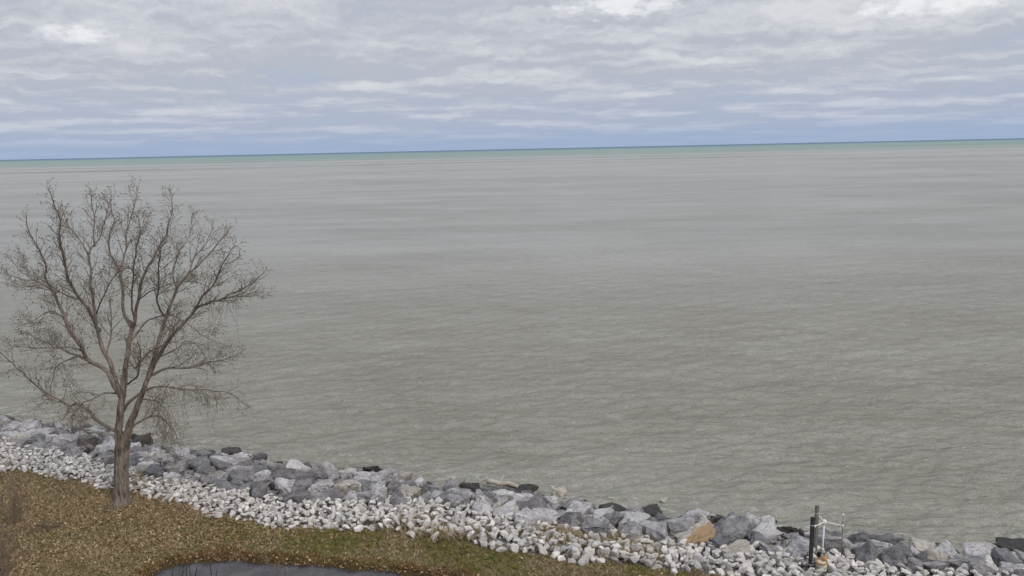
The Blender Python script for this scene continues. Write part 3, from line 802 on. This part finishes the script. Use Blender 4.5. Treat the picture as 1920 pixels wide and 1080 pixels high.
L_('j', [(284, 690), (310, 645), (333, 617), (353, 597), (367, 577), (393, 567), (413, 562), (433, 550), (463, 537), (493, 513)], 9, 1.2, -1.8, 'rs')
L_('j2', [(366, 578), (383, 553), (400, 533), (412, 505), (428, 475), (440, 460)], 4, 1, -2.8, 'j')
L_('j3', [(413, 562), (438, 556), (466, 556), (490, 548)], 2.8, .9, -1.2, 'j')
L_('k', [(276, 708), (297, 697), (320, 690), (360, 689), (383, 682), (417, 675), (450, 663)], 7, 1.4, 1.4, 'rs')
L_('l', [(229, 774), (243, 753), (267, 735), (290, 725), (320, 725), (353, 728), (383, 732), (433, 738), (463, 760)], 7.5, 1.2, -1.2, 'ls')
L_('m', [(257, 752), (266, 748), (280, 750), (297, 758), (313, 773), (320, 807), (319, 850)], 4.2, 1.2, -2.0, 'rs')
L_('n', [(244, 806), (256, 794), (277, 782), (300, 782), (317, 791), (326, 806), (332, 822)], 5.5, 1.0, 1.2, 'rs')
L_('p', [(219, 809), (187, 790), (167, 767), (143, 758), (133, 760), (110, 748), (80, 735), (47, 703), (20, 677), (-18, 640)], 7.5, 1.1, -1.4, 'trunk')
L_('q', [(224, 738), (197, 738), (177, 748), (150, 757), (140, 775), (136, 800)], 4.5, 1, -2.0, 'ls')
L_('r', [(182, 787), (171, 783), (157, 787), (151, 805), (148, 822)], 3.5, 1, -2.4, 'p')
L_('s', [(163, 673), (145, 668), (127, 660), (100, 647), (67, 635), (38, 620)], 5, 1, 1.8, 'a')
L_('t', [(154, 658), (130, 653), (100, 652), (60, 653), (22, 648)], 3.6, .9, -2.8, 'a')
L_('u', [(148, 668), (125, 676), (108, 685), (99, 700), (94, 733)], 3.2, .9, 0.5, 'a')
L_('v', [(128, 612), (112, 590), (90, 585), (62, 600), (40, 610)], 3, .8, 0.6, 'a')
L_('w', [(100, 546), (70, 530), (40, 512), (15, 480)], 3.6, .9, 1.0, 'a')
L_('w2', [(150, 562), (110, 550), (70, 540), (32, 532), (8, 505)], 3.4, .9, 2.4, 'c')
L_('x', [(180, 590), (200, 540), (214, 515), (224, 505)], 3, 1.2, -0.6, 'b')
L_('y', [(245, 640), (268, 610), (290, 596), (318, 590), (350, 605), (385, 630), (430, 650)], 4, .9, 2.8, 'd')
L_('z', [(262, 560), (285, 545), (310, 535), (345, 528), (385, 535), (402, 560)], 2.8, .8, -2.6, 'f')
L_('za', [(255, 690), (272, 665), (300, 650), (330, 640)], 4, 1.4, -1.2, 'd')
L_('zb', [(240, 720), (256, 705), (262, 680), (264, 655), (258, 640)], 5, 1.4, -1.8, 'ls')
L_('zc', [(199, 662), (206, 628), (206, 585), (205, 550)], 4.5, 1.2, 1.9, 'b')
L_('zd', [(290, 670), (330, 655), (345, 640), (372, 650), (395, 690)], 3.4, .9, 2.3, 'rs')
# finer growth off the limbs
rt_ = random.Random(21)
TB, TW, TWF = Tubes(), Tubes(), Tubes()
buds = []
cent = PY(240, 640, TY)
def perp_dir(t, spread):
    v = Vector((rt_.gauss(0, 1), rt_.gauss(0, 1), rt_.gauss(0, 1)))
    v = (v - t * v.dot(t)).normalized()
    return (t * (1 - spread) + v * spread).normalized()
def grow(p, d, L, r0, r1, curl, nseg):
    pts = [p.copy()]; d = d.copy()
    for i in range(nseg):
        d = (d + curl * (L / nseg) + Vector((rt_.gauss(0, .13), rt_.gauss(0, .13), rt_.gauss(0, .10)))).normalized()
        pts.append(pts[-1] + d * (L / nseg))
    return pts, [r0 + (r1 - r0) * i / nseg for i in range(nseg + 1)]
DROOP = {'l': .9, 'm': .8, 'n': .6, 'q': .6, 'r': .6, 'p': .35, 'u': .9, 'k': .15, 'j': 0.1, 'zd': .9, 'y': .4}
SKIP = {'ls': .9, 'rs': .8, 'd': .6, 'trunk': 2}
def bud(p, d, s):
    buds.append((p, d, s))
for key, Lb in LIMBS.items():
    if key == 'trunk': continue
    path, rad = Lb['path'], Lb['rad']
    cum = [0]
    for i in range(len(path) - 1): cum.append(cum[-1] + (path[i + 1] - path[i]).length)
    tot = cum[-1]
    s = tot * SKIP.get(key, 0.22)
    dr = DROOP.get(key, 0.0)
    ends = []
    while s < tot:
        ends.append(s); s += rt_.uniform(0.11, 0.24)
    ends += [tot, tot, tot]
    for s in ends:
        i = min(max(np.searchsorted(cum, s) - 1, 0), len(path) - 2)
        p = path[i].lerp(path[i + 1], min(1, (s - cum[i]) / max(cum[i + 1] - cum[i], 1e-6)))
        t = (path[i + 1] - path[i]).normalized()
        q = s / tot
        L = rt_.uniform(0.5, 1.4) * (1.0 - 0.68 * q ** 1.5)
        if dr and rt_.random() < min(dr, .8):
            d = perp_dir(t, 0.6); curl = Vector((0, 0, -1.2 * dr)); L *= 1.15
        else:
            outw = (p - cent); outw.z *= 0.4; outw = outw.normalized()
            d = (perp_dir(t, 0.52 if s < tot else 0.2) + outw * 0.25 + Vector((0, 0, 0.18))).normalized(); curl = Vector((0, 0, 0.42))
        if s >= tot: L *= 0.4
        r0 = min(rad[i] * 0.55, 0.017); r1 = 0.0045
        pts, rr_ = grow(p, d, L, r0, r1, curl, 6)
        TB.add(pts, rr_, 5, cap=False)
        # twigs
        nt = int(L / 0.12)
        for k in range(nt):
            f = 0.15 + 0.85 * (k + rt_.random()) / nt
            j = min(int(f * 6), 5); pp = pts[j].lerp(pts[j + 1], f * 6 - j if j < 5 else min(1, f * 6 - 5))
            tt = (pts[j + 1] - pts[j]).normalized()
            l2 = rt_.uniform(0.18, 0.52) * (1 - 0.4 * q)
            if dr and rt_.random() < dr * .7: cv = Vector((0, 0, -1.6)); l2 *= 1.2
            else: cv = Vector((0, 0, 0.7))
            p2, r2 = grow(pp, perp_dir(tt, 0.5), l2, 0.0054, 0.003, cv, 4)
            TW.add(p2, r2, 3, cap=False)
            bud(p2[-1], p2[-1] - p2[-2], rt_.uniform(.04, .075))
            for _ in range(rt_.choice((1, 2, 2, 3))):
                j2 = rt_.randrange(1, 5); l3 = rt_.uniform(0.08, 0.24)
                p3, r3 = grow(p2[j2], perp_dir((p2[j2] - p2[j2 - 1]).normalized(), 0.5), l3, 0.0038, 0.0026, cv, 2)
                TWF.add(p3, r3, 3, cap=False)
                if rt_.random() < .85: bud(p3[-1], p3[-1] - p3[-2], rt_.uniform(.03, .06))
# weeping strands under the low right limbs
for key, lo, hi, num in (('l', .35, .85, 34), ('m', .25, 1.0, 15), ('n', .5, 1.0, 6), ('q', .4, .9, 4), ('j', .55, .85, 12), ('u', .3, .9, 6), ('p', .2, .45, 6)):
    path = LIMBS[key]['path']
    for _ in range(num):
        i = int(rt_.uniform(lo, hi) * (len(path) - 2)); p = path[i]
        pts, rr_ = grow(p, Vector((rt_.gauss(0, .35), rt_.gauss(0, .35), -.6)).normalized(), rt_.uniform(.5, 1.9), 0.0068, 0.003, Vector((0, 0, -1.5)), 7)
        TW.add(pts, rr_, 3, cap=False)
        for k in range(1, 8):
            p3, r3 = grow(pts[k], Vector((rt_.gauss(0, .7), rt_.gauss(0, .7), -.5)).normalized(), rt_.uniform(.08, .3), 0.0045, 0.003, Vector((0, 0, -1)), 2)
            TWF.add(p3, r3, 3, cap=False)
            if rt_.random() < .6: bud(p3[-1], p3[-1] - p3[-2], rt_.uniform(.02, .04))
tag(TB.build('branches', M_LIMB, tree, BASE), kind='stuff')
tag(TW.build('twigs', M_TWIG, tree, BASE), kind='stuff')
tag(TWF.build('fine_twigs', M_TWIG, tree, BASE), kind='stuff')
V, Fs = [], []
for p, d, s in buds:
    d = d.normalized(); u = d.cross(Vector((.3, .5, .8))).normalized(); v = d.cross(u)
    k = len(V); q = p - BASE; ww = s * .33
    V += [q, q + d * s * .5 + u * ww, q + d * s * .5 - u * ww * .5 + v * ww * .87, q + d * s * .5 - u * ww * .5 - v * ww * .87, q + d * s]
    Fs += [(k, k + 2, k + 1), (k, k + 3, k + 2), (k, k + 1, k + 3), (k + 4, k + 1, k + 2), (k + 4, k + 2, k + 3), (k + 4, k + 3, k + 1)]
tag(link('buds', mesh_from('buds', V, Fs, M_BUD), tree), kind='stuff')
print('tree faces', len(TB.F), len(TW.F), len(TWF.F), len(Fs))

# ------------------------------------------------------------------ lawn cover: grass blades and fallen leaves
def mat_island(name, stops, rough=0.9):
    m, n, out = new_mat(name)
    r = n.add('ShaderNodeValToRGB'); g = n.add('ShaderNodeNewGeometry')
    n.l.new(g.outputs['Random Per Island'], r.inputs[0])
    el = r.color_ramp.elements
    for i, (p, c) in enumerate(stops):
        e = el[i] if i < 2 else el.new(p)
        e.position = p; e.color = (*c, 1)
    principled(n, out, r.outputs[0], rough, None, 0.15)
    return m
M_DRY = mat_island('dry_grass', [(0, (0.12, 0.085, 0.042)), (1, (0.52, 0.43, 0.29)), (.4, (0.255, 0.195, 0.105)), (.7, (0.385, 0.31, 0.185))])
M_GREEN = mat_island('green_grass', [(0, (0.075, 0.092, 0.018)), (1, (0.34, 0.29, 0.10)), (.6, (0.16, 0.165, 0.04))])
M_RIM = mat_island('rim_grass', [(0, (0.08, 0.045, 0.02)), (1, (0.38, 0.26, 0.12)), (.6, (0.19, 0.12, 0.05))])
M_LEAF = mat_island('fallen_leaves', [(0, (0.15, 0.085, 0.04)), (1, (0.47, 0.36, 0.24)), (.45, (0.26, 0.165, 0.085)), (.8, (0.36, 0.255, 0.15))])
def fnoise(x, y, f, seed):
    r = np.random.default_rng(seed); z = 0
    for i in range(6):
        a = r.uniform(0, 6.28); k = f * r.uniform(.5, 1.6); z = z + np.sin(k * (x * math.cos(a) + y * math.sin(a)) + r.uniform(0, 6.28))
    return z / 6
def scatter(n):
    x = RNG.uniform(-27, 16, n); y = RNG.uniform(17.5, 40, n)
    return x, y
x, y = scatter(95000)
wob_ = 0.14 * np.sin(x * 2.3) + 0.08 * np.sin(x * 5.7 + 1)
ok = (y < fL(x) + 0.12 + wob_) & (pond_sd(x, y) > -0.06)
x, y = x[ok], y[ok]; z = ground_z(x, y)
greenness = fnoise(x, y, 0.9, 4) + 0.45 * fnoise(x, y, 3.0, 5) - 0.35 * np.exp(-((x + 17) ** 2) / 60)
greenness += 0.42 * np.exp(-((pond_sd(x, y) - 1.5) / 0.8) ** 2) - 0.4 * sstep(-8, -16, x)
is_g = greenness + RNG.normal(0, .18, len(x)) > 0.18
def blades(name, x, y, z, mat, lo, hi, label):
    k = 8; n0 = len(x); hh = np.repeat(RNG.uniform(lo, hi, n0) * (0.7 + 0.6 * np.clip(fnoise(x, y, 9.0, 17) + .5, 0, 1)), k)
    x = np.repeat(x, k) + RNG.normal(0, .022, n0 * k); y = np.repeat(y, k) + RNG.normal(0, .022, n0 * k); z = np.repeat(z, k)
    n = len(x); a = RNG.uniform(0, 6.28, n); h = hh * RNG.uniform(.6, 1, n); wd = RNG.uniform(.008, .018, n)
    lean = RNG.normal(0, .7, (n, 2)) * h[:, None]
    p = np.stack((x, y, z - 0.01), -1); u = np.stack((np.cos(a), np.sin(a), 0 * a), -1) * wd[:, None]
    tip = p + np.concatenate((lean, h[:, None]), 1)
    V = np.stack((p - u, p + u, tip), 1).reshape(-1, 3)
    me = mesh_np(name, V, np.arange(3 * n).reshape(-1, 3), mat)
    return tag(link(name, me), label, 'grass', kind='stuff')
rim = pond_sd(x, y) < 0.42 + 0.25 * fnoise(x, y, 4, 31)
blades('rim_grass', x[rim], y[rim], z[rim], M_RIM, .06, .2, 'dark reddish brown dead grass fringing the pond')
x, y, z, is_g = x[~rim], y[~rim], z[~rim], is_g[~rim]
blades('dry_grass', x[~is_g], y[~is_g], z[~is_g], M_DRY, .05, .15, 'dry tan winter grass covering the lawn')
blades('green_grass', x[is_g], y[is_g], z[is_g], M_GREEN, .05, .13, 'greener grass in patches around the pond')
x, y = scatter(330000)
dpond = pond_sd(x, y)
wt = 0.42 * np.exp(-((x - BASE.x - 1) ** 2 / 70 + (y - BASE.y + 1.2) ** 2 / 9)) + 0.22 * sstep(-6, -11, x) + 0.04 + 0.5 * np.exp(-((dpond - .12) / .2) ** 2)
wt = wt * (0.55 + 0.9 * np.clip(fnoise(x, y, 2.2, 9) + .4, 0, 1))
ok = (y < fL(x) + 0.35) & (dpond > -0.08) & (RNG.random(len(x)) < wt)
x, y = x[ok], y[ok]; n = len(x); z = np.maximum(ground_z(x, y), -0.15) + RNG.uniform(.01, .05, n)
sz = RNG.uniform(.022, .065, n)
a1 = RNG.normal(0, 1, (n, 3)) * np.array((1, 1, .35)); a1 /= np.linalg.norm(a1, axis=1)[:, None]
a2 = np.cross(a1, RNG.normal(0, 1, (n, 3)) * np.array((.5, .5, 1)) + np.array((0, 0, .6))); a2 /= np.linalg.norm(a2, axis=1)[:, None]
c = np.stack((x, y, z), -1); s_ = sz[:, None]
V = np.stack((c - a1 * s_, c + a2 * s_ * .7, c + a1 * s_ + np.array((0, 0, .012)), c - a2 * s_ * .7), 1).reshape(-1, 3)
tag(link('leaf_litter', mesh_np('leaf_litter', V, np.arange(4 * n).reshape(-1, 4), M_LEAF)), 'pale brown fallen leaves strewn under the tree and round the pond', 'leaves', kind='stuff')
# dead grass poking up between the cobbles
cxs, cys = [], []
for (px, py, sx, sy, k) in ((1075, 1005, 45, 12, 420), (1120, 1020, 55, 8, 380), (850, 1002, 40, 10, 160), (770, 985, 30, 9, 120), (1200, 1040, 40, 10, 160), (250, 905, 25, 8, 160)):
    for _ in range(k):
        p = hit_ground(px + random.gauss(0, sx), py + random.gauss(0, sy))
        cxs.append(p.x); cys.append(p.y)
cxs, cys = np.array(cxs), np.array(cys); kk = cys < fM(cxs) + .3; cxs, cys = cxs[kk], cys[kk]
blades('dead_weeds', cxs, cys, ground_z(cxs, cys) + .06, M_DRY, .20, .40, 'brown dead grass growing up between the white cobbles')

# ------------------------------------------------------------------ bare shrub by the lower lawn, sprigs, driftwood
M_SHRUB = mat_bark('red_brown_twig', (0.16, 0.115, 0.085), (0.30, 0.22, 0.165), 3)
def shrub(name, px, py, stems, hgt, label, seed, lean=(0, 0), spread=.3, r0=.014):
    global rt_
    rt_ = random.Random(seed)
    b = hit_ground(px, py); b.z = gz(b.x, b.y)
    root = tag(empty(name, b), label, 'shrub')
    for k in range(stems):
        T = Tubes()
        d = Vector((rt_.gauss(lean[0], spread), rt_.gauss(lean[1], spread), 1)).normalized()
        h = hgt * rt_.uniform(.6, 1.0)
        st = b + Vector((rt_.uniform(-.12, .12), rt_.uniform(-.12, .12), -.05))
        pts, rr_ = grow(st, d, h, r0, .005, Vector((0, 0, .12)), 8)
        T.add(pts, rr_, 5, cap=False)
        o = T.build('stem', M_SHRUB, root, b)
        T2 = Tubes()
        for j in range(2, 9):
            for _ in range(3):
                p2, r2 = grow(pts[j], perp_dir((pts[j] - pts[j - 1]).normalized(), .5), rt_.uniform(.18, .6) * hgt / 3, .006, .003, Vector((0, 0, .5)), 4)
                T2.add(p2, r2, 3, cap=False)
                for _ in range(3):
                    q = rt_.randrange(1, 5)
                    p3, r3 = grow(p2[q], perp_dir((p2[q] - p2[q - 1]).normalized(), .55), rt_.uniform(.08, .22), .004, .0025, Vector((0, 0, .3)), 2)
                    T2.add(p3, r3, 3, cap=False)
        tag(T2.build('twigs', M_SHRUB, o, b), kind='stuff')
    return root
shrub('bare_shrub', 6, 1100, 9, 3.9, 'bare reddish brown shrub rising in thin stems at the lawn corner', 4, (.03, .05), .14, .02)
shrub('bare_shrub', 88, 996, 4, .55, 'small dark tangle of bare stems lying low on the leafy lawn', 8, (0, 0), .7, .012)
shrub('bare_shrub', 18, 985, 8, 1.6, 'thin reddish bare bush among the fallen leaves left of the tree', 15, (.1, 0), .35, .01)
shrub('sprig', 537, 1079, 2, 1.1, 'single forked pale sprig standing in the pond', 12, (0, 0), .25, .011)
M_WEED = mat_bark('dry_weed', (0.28, 0.25, 0.2), (0.45, 0.41, 0.34), 3)
M_SHRUB = M_WEED
for k, (px, py, h, lb) in enumerate([(628, 882, .6, 'dry pale weed clump behind the brown rounded boulder'), (868, 914, .6, 'dry pale weed clump on the heap near the driftwood log'),
                                     (1412, 992, .5, 'dry pale weed clump behind the light ledged boulder'), (1506, 1006, .5, 'dry pale weed clump beside the dark post')]):
    shrub('dry_weed', px, py, 6, h, lb, 30 + k, (0, 0), .5, .008)
M_WOOD = mat_bark('bleached_driftwood', (0.33, 0.29, 0.235), (0.56, 0.51, 0.43), 2)
def logpiece(name, a, b, r, lb, cat, zlift=.12, stubs=()):
    pa, pb = hit_ground(*a), hit_ground(*b)
    za = LAKE_Z + zlift
    A, Bv = PZ(*a, za), PZ(*b, za)
    T = Tubes(); n = 9
    pts = [A.lerp(Bv, i / n) + Vector((0, 0, .04 * math.sin(i * 1.3))) for i in range(n + 1)]
    T.add(pts, [r * (1 - .35 * i / n) * (1 + .1 * math.sin(i * 2.1)) for i in range(n + 1)], 9, .25, 5.0)
    root = T.build(name, M_WOOD, None, A); root.location = A
    tag(root, lb, cat)
    for i, (f, v) in enumerate(stubs):
        q = A.lerp(Bv, f); T2 = Tubes(); T2.add([q, q + Vector(v) * .5 + Vector((0, 0, .04)), q + Vector(v)], [r * .4, r * .3, r * .14], 6)
        T2.build('branch_stub', M_WOOD, root, A)
    return root
logpiece('driftwood_log', (914, 903), (972, 910), .13, 'bleached driftwood log lying across black wet boulders', 'log', .32, [(.93, (.35, .1, .25)), (.4, (.2, .3, .25)), (.05, (-.2, .2, .15))])
logpiece('driftwood_plank', (1313, 964), (1348, 969), .07, 'pale plank of driftwood floating beside the peaked dark boulder', 'driftwood', .04)
logpiece('driftwood_stick', (1816, 1042), (1842, 1047), .06, 'short stick of driftwood resting by the flat grey slab', 'driftwood', .5)
logpiece('driftwood_stick', (904, 902), (918, 895), .035, 'slender stick of driftwood poking out next to the bleached log', 'driftwood', .3)

# ------------------------------------------------------------------ posts, white instrument stand, bucket
def mat_plain(name, a, b, rough=.7, sc=20, metal=0.0, spec=.3):
    m, n, out = new_mat(name)
    P = n.add('ShaderNodeTexCoord').outputs['Object']
    f = n.noise(n.scale3(P, 1, 1, .3), sc, 5, .65)
    principled(n, out, n.mix(n.map(f, .35, .65), a, b), rough, n.bump(f, .3, .01), spec, metal)
    return m
M_DARKPOST = mat_plain('dark_steel_post', (.022, .018, .022), (.05, .042, .046), .55)
M_GREYPOST = mat_plain('weathered_post', (.13, .115, .10), (.22, .20, .175), .85)
M_WHITE = mat_plain('white_paint', (.62, .62, .60), (.78, .78, .76), .45)
M_ORANGE = mat_plain('orange_plastic', (.36, .17, .055), (.48, .26, .10), .5)
M_PAIL = mat_plain('cream_pail', (.50, .46, .36), (.66, .62, .52), .5, 8)
M_ROD = mat_plain('grey_rod', (.12, .12, .12), (.2, .2, .2), .5)
def box_verts(w_, d_, z0, z1, bev=.012):
    bm = bmesh.new(); bmesh.ops.create_cube(bm, size=1)
    for v in bm.verts: v.co = Vector((v.co.x * w_, v.co.y * d_, z0 if v.co.z < 0 else z1))
    bmesh.ops.bevel(bm, geom=bm.edges[:], offset=bev, segments=2, affect='EDGES')
    return bm
def bm_obj(name, bm, mat, parent=None):
    me = bpy.data.meshes.new(name); bm.to_mesh(me); bm.free(); me.materials.append(mat)
    return link(name, me, parent)
def post(px0, py0, px1, py1, wpx, mat, label, open_channel):
    b = hit_ground(px0, py0); s = px_scale(b)
    top = PY(px1, py1, b.y); H = top.z - b.z; wd = wpx / s
    root = tag(empty('steel_post', b), label, 'post')
    if open_channel:        # a U channel: web and two flanges in one pressed piece
        bm = bmesh.new(); t = .02
        prof = [(-wd/2, -wd/2), (wd/2, -wd/2), (wd/2, wd/2), (wd/2 - t, wd/2), (wd/2 - t, -wd/2 + t), (-wd/2 + t, -wd/2 + t), (-wd/2 + t, wd/2), (-wd/2, wd/2)]
        vs = [[bm.verts.new((x_, y_, z_)) for x_, y_ in prof] for z_ in (-.25, H)]
        for i in range(8): bm.faces.new((vs[0][i], vs[0][(i + 1) % 8], vs[1][(i + 1) % 8], vs[1][i]))
        bm.faces.new(vs[1]); bm.faces.new(list(reversed(vs[0])))
    else: bm = box_verts(wd, wd, -.25, H)
    bm_obj('shaft', bm, mat, root)
    for f in (.86, .14):
        T = Tubes(); rr0 = wd * .74
        ring = [Vector((rr0 * math.cos(a), rr0 * math.sin(a), H * f)) for a in np.linspace(0, 2 * math.pi, 17)]
        T.add(ring, [.006] * 17, 6, cap=False); T.build('wire_tie', M_WHITE, root)
    root.rotation_euler = (0, 0, .25)
    return b, H, wd
p1, H1, w1 = post(1519, 1072, 1524.5, 969.5, 5.4, M_DARKPOST, 'dark steel post standing in the white cobbles beside the bucket', True)
p2, H2, w2 = post(1527.5, 1047, 1534.5, 947.5, 6.0, M_GREYPOST, 'taller grey weathered post behind the dark post in the cobbles', False)
mb = hit_ground(1541, 1050)
hub = PY(1545.5, 979, mb.y)
st = tag(empty('instrument_stand', mb), 'white three armed instrument stand wired between two posts', 'instrument')
T = Tubes(); T.add([mb - Vector((0, 0, .2)), mb.lerp(hub, .5), hub], [.03, .03, .03], 10); mast = T.build('mast', M_WHITE, st, mb)
T = Tubes(); T.add([mb.lerp(hub, .28), mb.lerp(hub, .28) + (hub - mb) * .03], [.05, .05], 10); T.build('collar', M_WHITE, mast, mb)
T = Tubes(); T.add([hub - Vector((0, 0, .09)), hub - Vector((0, 0, .03)), hub + Vector((0, 0, .06)), hub + Vector((0, 0, .09))], [.04, .07, .07, .03], 14); T.build('hub', M_WHITE, st, mb)
e1 = Vector((p1.x, p1.y, 0)); e1 = PY(1527.5, 987, p1.y); e2 = PY(1533.5, 964, p2.y)
rb = hit_ground(1577, 1056); e3 = PY(1580, 985.5, rb.y)
for e in (e1, e2, e3):
    T = Tubes(); T.add([hub, hub.lerp(e, .35), e], [.026, .018, .013], 8); a_ = T.build('arm', M_WHITE, st, mb)
    T = Tubes(); T.add([e - Vector((0, 0, .035)), e + Vector((0, 0, .035))], [.032, .032], 8); T.build('clamp', M_WHITE, a_, mb)
rtp = PY(1581, 966, rb.y)
rod = tag(empty('thin_rod', rb), 'thin grey rod with a white tip at the outer arm', 'rod')
T = Tubes(); T.add([rb - Vector((0, 0, .2)), e3, rtp], [.013, .013, .011], 7); T.build('shaft', M_ROD, rod, rb)
T = Tubes(); T.add([rtp - Vector((0, 0, .03)), rtp, rtp + Vector((0, 0, .035)), rtp + Vector((0, 0, .06))], [.014, .034, .034, .012], 10); T.build('tip', M_WHITE, rod, rb)
bb = hit_ground(1539.5, 1073); bb.z += 0.10; s = px_scale(bb)
pail = tag(empty('bucket', bb), 'cream bucket with an orange rim at the foot of the white stand', 'bucket')
rb_, hb_ = 10.5 / s, 20 / s
def lathe(name, prof, mat, parent, seg=28):
    V, Fs = [], []
    for r, z in prof:
        for k in range(seg): V.append((r * math.cos(2 * math.pi * k / seg), r * math.sin(2 * math.pi * k / seg), z))
    for i in range(len(prof) - 1):
        for k in range(seg): Fs.append((i * seg + k, i * seg + (k + 1) % seg, (i + 1) * seg + (k + 1) % seg, (i + 1) * seg + k))
    Fs.append(tuple(reversed(range(seg))))
    return link(name, mesh_from(name, V, Fs, mat, True), parent)
lathe('pail', [(rb_ * .86, 0.02), (rb_ * .93, hb_ * .4), (rb_, hb_ * .8), (rb_ * .94, hb_ * .8), (rb_ * .82, .06), (.01, .05)], M_PAIL, pail)
lathe('rim', [(rb_ * 1.02, hb_ * .70), (rb_ * 1.08, hb_ * .72), (rb_ * 1.08, hb_ * .84), (rb_ * .9, hb_ * .86), (rb_ * .88, hb_ * .72)], M_ORANGE, pail)
lathe('base_band', [(rb_ * .9, .0), (rb_ * .92, .0), (rb_ * .935, .045), (rb_ * .86, .05)], M_PAIL, pail)
lathe('lid', [(rb_ * .86, hb_ * .74), (rb_ * .86, hb_ * .79), (rb_ * .5, hb_ * .82), (.01, hb_ * .82)], M_PAIL, pail)
fb = tag(empty('float_ball', bb + Vector((rb_ * .5, rb_ * .2, hb_ * .8))), 'round orange float sitting on the cream bucket', 'float')
rad_ = 5 / s
lathe('ball', [(.01, 0.0)] + [(rad_ * math.sin(a), rad_ - rad_ * math.cos(a)) for a in np.linspace(.2, math.pi - .1, 12)], M_ORANGE, fb, 20)
T = Tubes(); T.add([Vector((0, 0, 2 * rad_ - .01)), Vector((0, 0, 2 * rad_ + .05))], [.02, .015], 8); T.build('eyelet', M_ORANGE, fb)

# black strips laid on the pond in place of dark reflections
M_REFLECTION = mat_bark('black_reflection', (.012, .011, .01), (.03, .028, .026), 3)
rt_ = random.Random(77)
for k, (px, py, hpx) in enumerate([(322, 1079, 14), (342, 1078, 17), (350, 1079, 18), (358, 1079, 19), (366, 1078, 18), (397, 1078, 20), (404, 1080, 12)]):
    a, b = PZ(px, py + 6, -.15), PZ(px + rt_.uniform(-4, 4), py - hpx, -.145)
    T = Tubes(); pts = [a.lerp(b, i / 6) + Vector((rt_.gauss(0, .008), 0, 0)) for i in range(7)]
    T.add(pts, [.011] * 4 + [.009, .007, .005], 6, cap=True)
    o = T.build('reflection_strip', M_REFLECTION, None, a); o.location = a
    tag(o, 'black strip standing in for a reflection at the edge of the pond', 'stem', 'black reflection strips in the pond')
